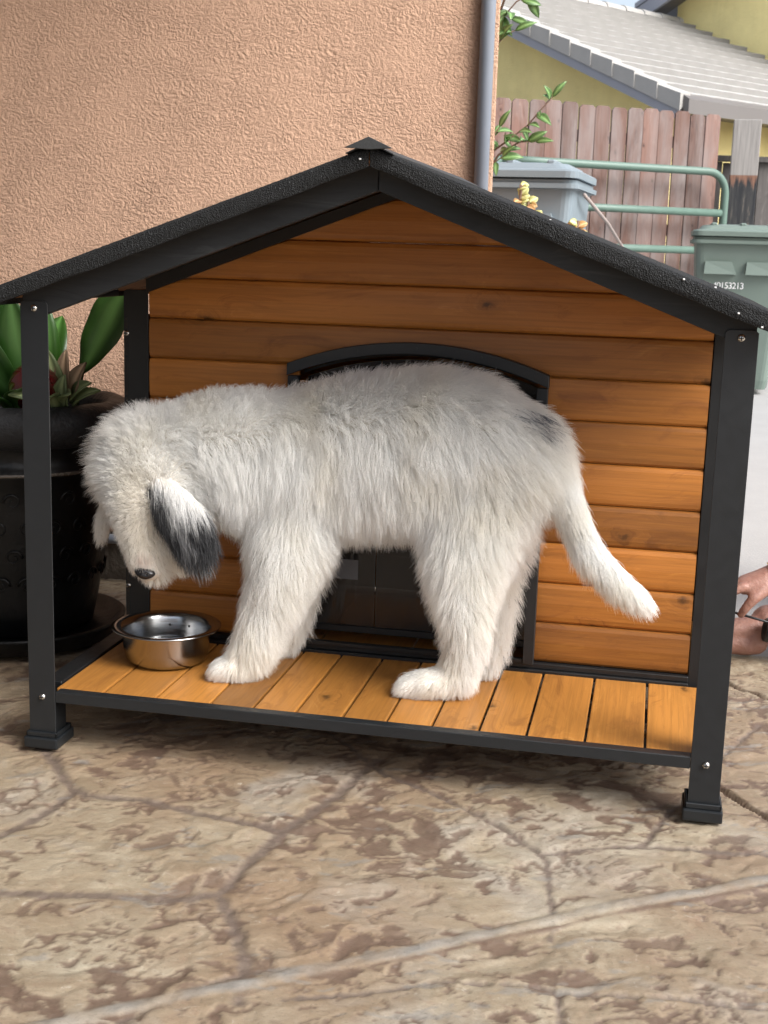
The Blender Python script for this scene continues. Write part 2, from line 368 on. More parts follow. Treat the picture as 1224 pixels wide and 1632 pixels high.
# far sheet of ground, reaching the horizon
M['dirt'] = simple('bare_earth', (.17, .145, .115), .9, 0, .2, (4, .02), .25, 2)
tag(obj('ground', box(-150, 150, -150, 150, -.5, -.06), M['dirt']), kind='structure')
M['conc2'] = simple('broom_finished_concrete', (.34, .29, .24), .75, 0, .3, (90, .002), .15, 4)
b = box(-6, 14, -9, -1.1502, -.2, -.0045); box(-6, -.7502, -1.15, 1.2998, -.2, -.0045, bm=b); box(1.9502, 14, -1.15, .9748, -.2, -.0045, bm=b)
tag(obj('walkway', b, M['patio']), kind='structure')

# ---------------------------------------------------------------- stucco wall, drain pipe
WD = Vector((.966, .259, 0)).normalized(); WN = Vector((-WD.y, WD.x, 0))   # wall runs along WD, its back is +WN
WC = Vector((.611, 1.40, 0))                                              # its right-hand corner
wall = empty('stucco_wall', WC, math.atan2(WD.y, WD.x))
tag(wall, 'textured terracotta orange stucco house wall behind the dog house', 'wall')
def wall_mesh():
    b = box(-4.2, 0, 0, 3.2, .13, 3.6, .012, 3); return b
obj('wall_face', wall_mesh(), M['stucco'], wall, False)
M['plinth'] = simple('dark_plinth_concrete', (.10, .085, .07), .85, 0, .2, (60, .004))
obj('plinth', box(-4.19, -.03, .03, 3.17, -.1, .128), M['plinth'], wall)
M['pipe'] = simple('grey_plastic_pipe', (.23, .26, .31), .38, 0, .5, None, .06)
dp = empty('drain_pipe', WC+WD*(-.034)+WN*(-.022), math.atan2(WD.y, WD.x))
tag(dp, 'blue grey vertical pipe fixed near the corner of the orange stucco wall', 'pipe')
obj('pipe', tube([(0, 0, .05), (0, 0, 3.5)], .0185, 20), M['pipe'], dp, True)
for z in (.55, 1.9, 3.1):
    obj('pipe_clamp', lathe([(.0186, z-.012), (.021, z-.012), (.021, z+.012), (.0186, z+.012)], 20), M['nickel'], dp)
hp = tag(obj('water_pipe', tube([tuple(WC+WD*s+WN*(-.03)+Vector((0, 0, .12))) for s in (-2.4, -1.0, -.3)], .013, 12), M['pipe'], None, True),
         'grey pipe running low along the foot of the stucco wall', 'pipe')

# added out of view to block light: left wall, overhead cover, rear wall
lw = empty('side_occluder', (-1.02, .9, 0)); tag(lw, 'unseen dark timber side wall enclosing the patio on the left', 'wall')
M['occluder'] = simple('dark_occluder', (.05, .045, .04), .7)  # dark colour of the added left wall, cuts light and bounce
obj('wall_face', box(-.22, 0, -4.0, .22, -.1, 2.6), M['occluder'], lw)
M['soffit'] = simple('grey_occluder', (.30, .30, .30), .8)  # colour of the unseen cover added overhead to darken the left
pc = empty('overhead_occluder', (0, 0, 2.85)); tag(pc, 'flat grey cover added out of view overhead to cut light', 'light blocker'); obj('occluder_panel', box(-1.25, 1.15, -3.6, 1.15, .003, .12), M['soffit'], pc)
obj('occluder_post', box(1.03, 1.13, -3.55, -3.45, -2.86, 0), M['soffit'], pc)
bw = empty('rear_occluder', (-1.0, -9.0, 0)); tag(bw, 'orange stucco wall added unseen behind the camera to cut sky light', 'wall')
obj('wall_face', box(-.6, 9, -.2, 0, -.1, 1.9), M['stucco'], bw)  # unseen wall added to block low sky light from behind
# ---------------------------------------------------------------- the dog house
W, Dp, H = 1.2, .383, .79
house = empty('dog_house', (0, 0, 0))
tag(house, 'wooden dog house with black gable roof, steel posts and slatted porch the puppy stands on', 'dog house')
def zr(x): return 1.047-.372*abs(x-.603)      # top surface of the roof
def screw(parent, x, y, z, r=.0064):
    b = BM()
    prof = [(0, .0042), (r*.5, .0038), (r*.85, .0022), (r, 0), (r, -.001)]
    b = lathe(prof, 16)
    for v in b.verts: v.co = Vector((v.co.x, -v.co.z, v.co.y))
    s = obj('screw', b, M['nickel'], parent, True, (x, y, z))
    c = BM(); box(-r*.62, r*.62, -.0046, -.0030, -r*.13, r*.13, bm=c); box(-r*.13, r*.13, -.0047, -.0031, -r*.62, r*.62, bm=c)
    me_c = bpy.data.meshes.new('c'); c.to_mesh(me_c); c.free(); s.data.materials.append(M['metal_dark'])
    bb = BM(); bb.from_mesh(s.data); k = len(bb.faces); bb.from_mesh(me_c); bb.faces.ensure_lookup_table()
    for f in bb.faces[k:]: f.material_index = 1
    bb.to_mesh(s.data); bb.free()
    return s
def post(x0, x1, yf, top, side_x, front=True):
    """steel angle post: rounded front flange + side flange"""
    b = BM(); r = .008; pts = [(x0, .0), (x1, .0)]
    for k in range(5): a = PI/2*k/4; pts.append((x1-r+r*math.cos(a), top-r+r*math.sin(a)))
    for k in range(5): a = PI/2*k/4+PI/2; pts.append((x0+r+r*math.cos(a), top-r+r*math.sin(a)))
    prism(pts, 'y', yf, yf+.0022, .0005, b)
    if side_x == 'l': box(x0, x0+.0022, yf+.0023, yf+.05, .0, top-.004, bm=b)
    else: box(x1-.0022, x1, yf+.0023, yf+.05, .0, top-.004, bm=b)
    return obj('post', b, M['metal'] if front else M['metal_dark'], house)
def foot(parent, xa, xb, ya, yb):
    b = BM()
    box(xa-.007, xb+.007, ya-.011, yb+.011, 0.001, .021, .003, 2, b)
    lathe_pts = None
    # raised collar
    for (a, c, d, e) in ((xa-.004, xb+.004, ya-.006, ya-.0008), (xa-.004, xb+.004, yb+.0008, yb+.006), (xa-.004, xa-.0008, ya-.006, yb+.006), (xb+.0008, xb+.004, ya-.006, yb+.006)):
        box(a, c, d, e, .0212, .030, .001, 1, b)
    return obj('rubber_foot', b, M['rubber'], parent)
pl = post(0, .0496, 0, H, 'l'); screw(pl, .0252, -.0001, H-.012); screw(pl, .0252, -.0001, .0945)
foot(pl, 0, .0496, 0, .05); obj('bracket', box(.004, .0475, .004, .048, .022, .0855, .001), M['metal_dark'], pl)
pr = post(W-.0496, W, 0, H, 'r'); screw(pr, W-.0252, -.0001, H-.012); screw(pr, W-.0252, -.0001, .0945)
foot(pr, W-.0496, W, 0, .05)
p3 = post(.025, .0757, Dp, .80, 'l', False); screw(p3, .031, Dp-.0001, .715); screw(p3, .031, Dp-.0001, .205); foot(p3, .025, .0757, Dp, Dp+.05)
p4 = post(1.152, 1.2, Dp, .80, 'r', False); foot(p4, 1.152, 1.2, Dp, Dp+.05)
p5 = post(.025, .075, .83, .80, 'l', False); foot(p5, .025, .075, .83, .88)
p6 = post(1.15, 1.2, .83, .80, 'r', False); foot(p6, 1.15, 1.2, .83, .88)
# rails of the frame
def rail(x0, x1, y0, y1, z0, z1, mt='metal', nm='rail'): return obj(nm, box(x0, x1, y0, y1, z0, z1, .0012, 1), M[mt], house)
rail(.0498, W-.0498, .0004, .0225, .0855, .1058)                     # front
rail(.0024, .0385, .0505, Dp-.0005, .082, .1075, 'metal_dark')       # left side of the porch
rail(1.176, W-.0024, .0505, Dp-.0005, .082, .1075, 'metal_dark')
rail(.0757, 1.1518, Dp-.0165, Dp-.002, .096, .1095, 'metal_dark')    # sill rail behind the deck
rail(.0757, 1.1518, Dp-.0085, Dp+.010, .1098, .1205, 'metal_dark')
for y in (.12, .25): rail(.0390, 1.1755, y, y+.02, .066, .0865, 'metal_dark', 'crossbar')
rail(.0752, 1.1498, .86, .878, .086, .106, 'metal_dark'); rail(.003, .022, Dp+.05, .829, .086, .106, 'metal_dark'); rail(1.178, 1.197, Dp+.0505, .829, .086, .106, 'metal_dark')
rail(.0024, .016, .0505, Dp-.0005, .7865, .7995, 'metal_dark'); rail(1.184, W-.0024, .0505, Dp-.0005, .7865, .7995, 'metal_dark')
# deck planks
DX = [.039, .129, .228, .328, .407, .484, .567, .644, .722, .802, .882, .979, 1.077, 1.1755]
for a, c in zip(DX, DX[1:]):
    cx = (a+c)/2; g = .0019+random.random()*.0008
    w = c-a
    b = box(-w/2+g, w/2-g, -.171, .171, -.010, .0, .0022, 2)
    o = obj('deck_board', b, M['deck_wood'], house, False, (cx, .1965+random.uniform(-.0008, .0008), .104+random.uniform(-.0005, .0004)))
    o.rotation_euler = (0, 0, random.uniform(-.0012, .0012))
# front panel planks
ZL, PK = .1215, .0783
SIDES = (.078, 1.150)
def zslope(x): return .990-.386*abs(x-.588)+.004
def arch(x, off=0): # outer arch of the doorway minus off
    # circle through the crown (.613,.723) and the shoulders (+-.249,.674)
    hh = .049; c = .249; Rr = (c*c+hh*hh)/(2*hh); zc = .723-Rr
    return zc+math.sqrt(max(0, (Rr-off)**2-(x-.613)**2))
DX0, DX1 = .381, .845       # rough opening edges, hidden by the trim
def plank_piece(xa, xb, z0, z1, top=None, bot=None):
    """a slightly rounded board between xa and xb; top(x), bot(x) may cut it"""
    n = max(2, int((xb-xa)/.02)) if (top or bot) else 2
    prof = [(0.0, -.0006), (.06, .0035), (.16, .0052), (.5, .0068), (.88, .0056), (.97, .0035), (1.0, -.0006)]
    b = BM(); cols = []; cx = (xa+xb)/2; cz = (z0+z1)/2
    for i in range(n+1):
        x = xa+(xb-xa)*i/n; lo = max(z0, bot(x)) if bot else z0; hi = min(z1, top(x)) if top else z1
        hi = max(hi, lo+.0005)
        row = []
        for (s, d) in prof:
            z = z0+(z1-z0)*s; z = min(max(z, lo), hi)
            row.append(b.verts.new((x-cx, -d, z-cz)))
        row.append(b.verts.new((x-cx, .007, hi-cz))); row.append(b.verts.new((x-cx, .007, lo-cz)))
        cols.append(row)
    for A, B in zip(cols, cols[1:]):
        m = len(A)
        for k in range(m): b.faces.new((A[k], A[(k+1) % m], B[(k+1) % m], B[k]))
    b.faces.new(cols[0][::-1]); b.faces.new(cols[-1])
    bmesh.ops.recalc_face_normals(b, faces=b.faces)
    o = obj('panel_board', b, M['panel_wood'], house, False, (cx, Dp+.006, cz)); return o
for i in range(12):
    z0 = ZL+PK*i+.0006; z1 = ZL+PK*(i+1)-.0006
    if z1 < arch(DX0)-.0: 
        plank_piece(SIDES[0], DX0, z0, z1); plank_piece(DX1, SIDES[1], z0, z1)
    elif z0 < arch(.613)-.012:
        if z0 < .668:
            plank_piece(SIDES[0], DX0, z0, z1); plank_piece(DX1, SIDES[1], z0, z1)
            f = lambda x: arch(x, .012)
            plank_piece(DX0+.0005, DX1-.0005, z0, z1, None, f)
        else: plank_piece(SIDES[0], SIDES[1], z0, z1, zslope if z1 > zslope(SIDES[0]) else None, lambda x: arch(x, .012) if DX0 < x < DX1 else -1)
    else:
        zz = z0; half = ((.994-zz)/.386)
        xa = max(SIDES[0], .588-half); xb = min(SIDES[1], .588+half)
        if xb-xa > .03: plank_piece(xa, xb, z0, z1, zslope)
# sloping steel angle over the panel
def sloped(x0, x1, lo, hi, y0, y1, mat, nm):
    pts = [(x0, lo(x0)), (x1, lo(x1)), (x1, hi(x1)), (x0, hi(x0))]
    return obj(nm, prism(pts, 'y', y0, y1, .0008), mat, house)
lo_ = lambda x: .993-.386*abs(x-.588); hi_ = lambda x: zr(x)-.0285
sloped(.076, .5875, lo_, hi_, Dp-.012, Dp-.003, M['metal_dark'], 'gable_rail'); sloped(.5885, 1.151, lo_, hi_, Dp-.012, Dp-.003, M['metal_dark'], 'gable_rail')
for xx in (.53, .2): 
    obj('bolt_hole', box(xx-.002, xx+.002, Dp-.0128, Dp-.0121, lo_(xx)+.010, lo_(xx)+.014), M['rubber'], house)
# doorway trim
def trim():
    b = BM(); n = 28; A = []; x0, x1 = .364, .862
    for i in range(n+1):
        x = x0+(x1-x0)*i/n; A.append((x, arch(x)))
    inner = [(x0+(x1-x0)*i/n, arch(x0+(x1-x0)*i/n, .0215)-.0) for i in range(n, -1, -1)]
    prism(A+inner, 'y', Dp-.024, Dp-.004, .001, b)
    return obj('door_arch', b, M['metal'], house)
trim()
obj('door_jamb', box(.3655, .386, Dp-.022, Dp-.004, .1210, arch(.366, .0215)-.0008, .001), M['metal'], house)
obj('door_jamb', box(.8405, .861, Dp-.022, Dp-.004, .1210, arch(.861, .0215)-.0008, .001), M['metal'], house)
obj('door_sill', box(.387, .8395, Dp-.018, Dp-.004, .1210, .1290, .001), M['metal_dark'], house)
for (x, z) in ((.613, .7125), (.50, .7035), (.735, .702)):
    c = lathe([(0, 0), (.0026, 0), (.0026, .001), (0, .001)], 12)
    for v in c.verts: v.co = Vector((v.co.x, -v.co.z, v.co.y))
    obj('bolt_hole', c, M['rubber'], house, False, (x, Dp-.0243, z))
# reveal of the doorway (dark steel liner) and plastic flap
def liner():
    b = BM(); n = 24; x0, x1 = .388, .838
    A = [(x0+(x1-x0)*i/n, arch(x0+(x1-x0)*i/n, .023)) for i in range(n+1)]
    B = [(x0+(x1-x0)*i/n, arch(x0+(x1-x0)*i/n, .028)) for i in range(n, -1, -1)]
    prism(A+B, 'y', Dp+.018, Dp+.055, 0, b); return obj('door_liner', b, M['metal_dark'], house)
liner()
def flap_mat():
    t = NT('smoked_plastic'); v = t.coord()
    t.set('Base Color', (.010, .011, .013, 1)); t.set('Roughness', .16); t.set('Specular IOR Level', .5); t.set('Alpha', .86)
    t.bump(t.noise(t.mapp(v, (14, 1, 3)), 1.0, 3, .5, .5), .012, .5); return t.m
M['flap'] = flap_mat()
for (a, c) in ((.3895, .535), (.5365, .69), (.6915, .8365)):
    n = 10; A = [(a+(c-a)*i/n, arch(a+(c-a)*i/n, .036)) for i in range(n+1)]
    pts = [(a, .150), (c, .150)]+A[::-1]
    obj('door_flap', prism(pts, 'y', Dp+.040, Dp+.0425), M['flap'], house)
obj('flap_weight', box(.39, .836, Dp+.036, Dp+.047, .136, .1495, .001), M['metal_dark'], house)
M['patchgrey'] = simple('grey_patch_colour', (.13, .15, .18), .4, 0, .5, None, .08)
obj('grey_patch', box(.44, .50, Dp+.0385, Dp+.0394, .245, .285), M['patchgrey'], house)  # small flat grey rectangle in front of the door flap
# body: side walls, back, floor
for sx in (.030, 1.186):
    for i in range(8):
        z0 = ZL+PK*i
        o = obj('side_board', box(-.005, .005, -.222, .222, -PK/2+.0006, PK/2-.0006, .002), M['deck_wood'], house, False, (sx, .605, z0+PK/2)); o.data.materials.clear(); o.data.materials.append(M['panel_wood_y'] if 'panel_wood_y' in M else M['underside'])
for i in range(11):
    z0 = ZL+PK*i+.001; z1 = ZL+PK*(i+1)-.001; half = (.985-z0)/.386
    xa = max(.04, .595-half); xb = min(1.18, .595+half)
    if z1 > .79: xb2 = min(1.18, .595+(.985-z1)/.386); pts = [(xa, z0), (xb, z0), (max(xb2, .6), z1), (min(1.19-xb2, .59), z1)]
    else: pts = [(xa, z0), (xb, z0), (xb, z1), (xa, z1)]
    obj('back_board', prism(pts, 'y', .835, .847), M['panel_wood'], house)
for i in range(6):
    a = .04+i*.19; obj('floor_board', box(-.093, .093, -.218, .218, -.005, .005, .001), M['deck_wood'], house, False, (a+.095, .612, .101))
# roof: two boards, felt, fascias, ridge cap
YB = .90
def roof_side(s):
    xr = .603; xe = -.030 if s < 0 else 1.236
    x_in = xr-.0008 if s < 0 else xr+.0008
    # deck board
    pts = [(x_in, zr(x_in)-.008), (xe, zr(xe)-.008), (xe, zr(xe)-.020), (x_in, zr(x_in)-.020)]
    b = prism(pts, 'y', -.030, YB-.006); obj('roof_board', b, M['underside'], house)
    # felt: top sheet + turned-down front edge, with a ragged granular surface
    def grid(nu, nv, f):
        bb = BM(); vs = [[bb.verts.new(f(i/nu, j/nv)) for j in range(nv+1)] for i in range(nu+1)]
        for i in range(nu):
            for j in range(nv): bb.faces.new((vs[i][j], vs[i+1][j], vs[i+1][j+1], vs[i][j+1]))
        return bb
    prof = [(-.0365, -.031), (-.0420, -.0305), (-.0440, -.024), (-.0445, -.014), (-.0435, -.006), (-.0395, -.0015), (-.033, 0), (-.02, 0), (.0, .0), (.03, 0), (.06, 0), (.12, 0), (.3, 0), (.5, 0), (.7, 0), (YB-.004, 0), (YB, -.004), (YB, -.028)]
    nu = 300; b = BM(); rows = []
    for i in range(nu+1):
        x = x_in+(xe-x_in)*i/nu; row = []
        for k, (y, dz) in enumerate(prof):
            j = 0.00035
            low = (.0010*(math.sin(x*23)+math.sin(x*57+2))*.5 if k < 2 else 0)
            wob = .0006*math.sin(x*41+k)*math.sin(x*17+2.2*k)
            row.append(b.verts.new((x, y+random.uniform(-j, j)+wob, zr(x)+dz+random.uniform(-j, j)+low+wob*.5)))
        rows.append(row)
    for A, B in zip(rows, rows[1:]):
        for k in range(len(prof)-1): b.faces.new((A[k], B[k], B[k+1], A[k+1]))
    # eave closing
    e = rows[-1]; bot = [b.verts.new((v.co.x, v.co.y, zr(xe)-.030)) for v in e]
    for k in range(len(prof)-1): b.faces.new((e[k], e[k+1], bot[k+1], bot[k]))
    bmesh.ops.recalc_face_normals(b, faces=b.faces)
    obj('roofing_felt', b, M['asphalt'], house)
    # fascia
    lo = lambda x: .982-.379*abs(x-.608); hi = lambda x: zr(x)-.0205
    x_end = .003 if s < 0 else 1.197
    x_c = .6075 if s < 0 else .6085
    pts = [(x_c, lo(x_c)), (x_end, lo(x_end)), (x_end, hi(x_end)), (x_c, hi(x_c))]
    f = prism(pts, 'y', .0030, .0215, .001); obj('fascia', f, M['fascia'], house)
    # back fascia and rafters
    pts = [(x_c, lo(x_c)), (x_end, lo(x_end)), (x_end, hi(x_end)), (x_c, hi(x_c))]
    obj('fascia', prism(pts, 'y', .86, .878, .001), M['fascia'], house)
roof_side(-1); roof_side(1)
cap = BM()
hug = [(.603, 1.0515), (.640, zr(.640)+.0018), (.640, zr(.640)+.0005), (.603, 1.0490), (.566, zr(.566)+.0005), (.566, zr(.566)+.0018)]
prism(hug, 'y', -.047, YB+.004, 0, cap)
prism([(.603, 1.0590), (.6405, 1.0425), (.603, 1.0400), (.5655, 1.0425)], 'y', -.0545, -.0475, .0006, cap)
M['cap'] = simple('dark_flashing', (.045, .047, .048), .5, .2, .5, (300, .0006))
obj('ridge_cap', cap, M['cap'], house)
for (x, dz) in ((1.083, -.006), (1.165, -.022), (1.13, .0005), (.589, -.016), (1.20, -.028), (.88, -.001)):
    o = obj('roofing_staple', box(-.0016, .0016, -.002, .002, -.0013, .0013, .0005), M['white'], house, False, (x, -.0455 if dz < -.004 else -.02, zr(x)+dz+.0006))

# ---------------------------------------------------------------- steel bowl
M['steel'] = NT('brushed_stainless').m
def steelfix():
    t = NT('stainless_steel'); v = t.coord(); n = t.noise(t.mapp(v, (3, 3, 260)), 6, 4, .6)
    t.set('Base Color', (.38, .385, .39, 1)); t.set('Metallic', 1); t.set('Roughness', t.ramp(n, [(.3, .14), (.7, .24)])); t.bump(n, .0003, .3); return t.m
M['steel'] = steelfix()
bowl = empty('steel_bowl', (.170, .232, .1046)); tag(bowl, 'round stainless steel bowl standing on the porch boards below the puppy\'s nose', 'bowl')
prof_out = [(0, .001), (.052, .001), (.062, .0005), (.071, .004), (.0775, .012), (.0815, .030), (.0835, .062), (.0855, .0675), (.0960, .0690), (.1015, .0678), (.1040, .0690), (.1042, .0710), (.1020, .0722), (.0960, .0720)]
prof_in = [(.0865, .0705), (.0825, .0650), (.0805, .060), (.0785, .030), (.074, .0125), (.066, .0065), (.05, .0045), (0, .0045)]
obj('bowl_body', lathe(prof_out+prof_in, 96), M['steel'], bowl, True)
M['water'] = NT('water').m
def waterfix():
    t = NT('bowl_water'); t.set('Base Color', (.9, .95, .95, 1)); t.set('Roughness', .02); t.set('Transmission Weight', 1); t.set('IOR', 1.33); return t.m
wd_ = obj('water', lathe([(0, .026), (.0772, .026)], 64), waterfix(), bowl, True)
for a in (1.35, 1.85):
    obj('rivet', lathe([(0, .0016), (.0016, .0012), (.0024, 0)], 10), M['metal_dark'], bowl, True, (.0795*math.cos(a), .0795*math.sin(a), .048)).rotation_euler = (PI/2, 0, a-PI/2)
bpy.data.materials.remove(bpy.data.materials['brushed_stainless']); bpy.data.materials.remove(bpy.data.materials['water'])
# ---------------------------------------------------------------- the puppy
# chains of (x, y, z, radius, lateral radius); the animal faces -x with the head turned down
CH = {
 'torso': [(.352, .255, .490, .112, .096), (.365, .260, .495, .120, .098), (.445, .265, .505, .124, .102), (.551, .270, .522, .134, .104), (.656, .270, .535, .137, .104), (.747, .270, .540, .120, .098), (.806, .270, .535, .095, .084)],
 'jaw': [(.185, .165, .405, .050, .045), (.202, .155, .352, .032, .036), (.222, .155, .330, .020, .028)],
 'neck': [(.340, .250, .510, .108, .088), (.270, .235, .515, .098, .084), (.205, .215, .506, .084, .078)],
 'head': [(.205, .205, .485, .082, .078), (.160, .200, .490, .086, .078), (.130, .198, .470, .072, .072)],
 'muzzle': [(.148, .170, .430, .060, .058), (.157, .155, .372, .045, .044), (.166, .145, .328, .036, .038), (.176, .140, .314, .030, .034)],
 'hindnear': [(.748, .235, .450, .092, .058), (.738, .208, .369, .064, .050), (.744, .192, .292, .044, .040), (.752, .188, .220, .030, .031), (.738, .186, .160, .029, .028)],
 'pawhn': [(.744, .186, .150, .030, .030), (.715, .180, .136, .027, .033), (.685, .177, .130, .024, .036), (.662, .177, .125, .019, .033)],
 'hindfar': [(.772, .310, .400, .070, .050), (.776, .320, .321, .040, .040), (.792, .325, .249, .028, .030), (.788, .322, .182, .024, .026), (.778, .318, .140, .024, .026)],
 'pawhf': [(.778, .316, .133, .024, .028), (.765, .312, .128, .022, .030), (.748, .31, .124, .018, .028)],
 'frontnear': [(.418, .218, .412, .082, .052), (.408, .194, .330, .054, .046), (.388, .184, .257, .041, .038), (.366, .178, .195, .034, .033), (.350, .174, .150, .031, .032)],
 'pawfn': [(.345, .173, .142, .031, .034), (.330, .168, .131, .026, .037), (.312, .165, .126, .021, .034)],
 'frontfar': [(.402, .305, .368, .074, .042), (.404, .325, .277, .042, .036), (.396, .330, .199, .030, .029), (.384, .330, .150, .025, .027)],
 'pawff': [(.380, .328, .136, .025, .028), (.362, .325, .126, .020, .028)],
 'tail': [(.835, .268, .565, .050, .048), (.872, .262, .530, .036, .034), (.898, .257, .488, .029, .028), (.926, .250, .435, .023, .024), (.958, .242, .380, .022, .022), (1.000, .236, .340, .022, .022), (1.036, .232, .313, .019, .020), (1.055, .230, .300, .013, .014)],
 'earnear': [(.200, .130, .460, .022, .013), (.226, .116, .438, .038, .013), (.249, .108, .412, .046, .012), (.266, .105, .384, .044, .011), (.272, .106, .364, .032, .010)],
 'earfar': [(.074, .215, .425, .018, .013), (.055, .212, .385, .017, .011), (.049, .212, .350, .012, .009)],
}
def capsules(chains):
    b = BM()
    ico = BM(); bmesh.ops.create_icosphere(ico, subdivisions=2, radius=1); iv = [v.co.copy() for v in ico.verts]; fv = [[v.index for v in f.verts] for f in ico.faces]; ico.free()
    for nm, pts in chains.items():
        for P, Q in zip(pts, pts[1:]):
            L = math.dist(P[:3], Q[:3]); n = max(1, int(L/(.22*min(P[3], Q[3], P[4], Q[4]))))
            for k in range(n+1):
                t = k/n; c = [P[i]+(Q[i]-P[i])*t for i in range(5)]
                vs = [b.verts.new((c[0]+q.x*c[3], c[1]+q.y*c[4], c[2]+q.z*c[3])) for q in iv]
                for f in fv: b.faces.new([vs[i] for i in f])
    return b
def skin_mesh(name, chains, voxel, smooth, extra=None):
    b = capsules(chains)
    if extra: extra(b)
    me = bpy.data.meshes.new('tmp'); b.to_mesh(me); b.free(); o = bpy.data.objects.new('tmp', me); COL.objects.link(o)
    m = o.modifiers.new('r', 'REMESH'); m.mode = 'VOXEL'; m.voxel_size = voxel; m.use_smooth_shade = True
    s = o.modifiers.new('s', 'SMOOTH'); s.factor = .6; s.iterations = smooth
    dg = bpy.context.evaluated_depsgraph_get(); dg.update()
    res = bpy.data.meshes.new_from_object(o.evaluated_get(dg)); res.name = name
    bpy.data.objects.remove(o); bpy.data.meshes.remove(me); return res
def toes(b):
    ico = BM(); bmesh.ops.create_icosphere(ico, subdivisions=2, radius=1); iv = [v.co.copy() for v in ico.verts]; fv = [[v.index for v in f.verts] for f in ico.faces]; ico.free()
    for (x, y, z) in ((.650, .177, .123), (.740, .310, .122), (.302, .165, .124), (.354, .325, .121)):
        for k in (-1.5, -.5, .5, 1.5):
            c = (x+abs(k)*.004, y+k*.0165, z)
            vs = [b.verts.new((c[0]+q.x*.017, c[1]+q.y*.0105, c[2]+q.z*.0155)) for q in iv]
            for f in fv: b.faces.new([vs[i] for i in f])
dog_me = skin_mesh('puppy', CH, .006, 6, toes)
M['skin'] = simple('undercoat', (.62, .585, .53), .9, 0, .1)
puppy = link_mesh('puppy', dog_me, M['skin'], None, True)
tag(puppy, 'fluffy white puppy with a dark grey ear, head lowered over the bowl on the porch', 'puppy')
M['nose'] = simple('wet_nose', (.012, .012, .014), .22, 0, .6, (260, .0012))
def nose():
    b = BM(); bmesh.ops.create_uvsphere(b, u_segments=28, v_segments=20, radius=1)
    for v in b.verts:
        x, y, z = v.co
        w = 1-.25*max(0, -z)
        v.co = Vector((x*.0205*w, y*.013, z*.0120*(.8 if z > 0 else 1)))
        for s in (-1, 1):                                   # nostrils
            d = math.hypot(v.co.x-s*.0075, v.co.z+.001)
            if d < .005 and v.co.y < -.004: v.co.y += .005*(1-d/.005)
    o = obj('nose', b, M['nose'], puppy, True, (.1745, .113, .3065)); o.rotation_euler = (R(-12), R(3), R(-8)); return o
nose()
for (x, y, z) in ((.200, .1305, .432), (.118, .137, .424)):
    b = BM(); bmesh.ops.create_uvsphere(b, u_segments=16, v_segments=12, radius=.0085); obj('eye', b, M['nose'], puppy, True, (x, y, z))

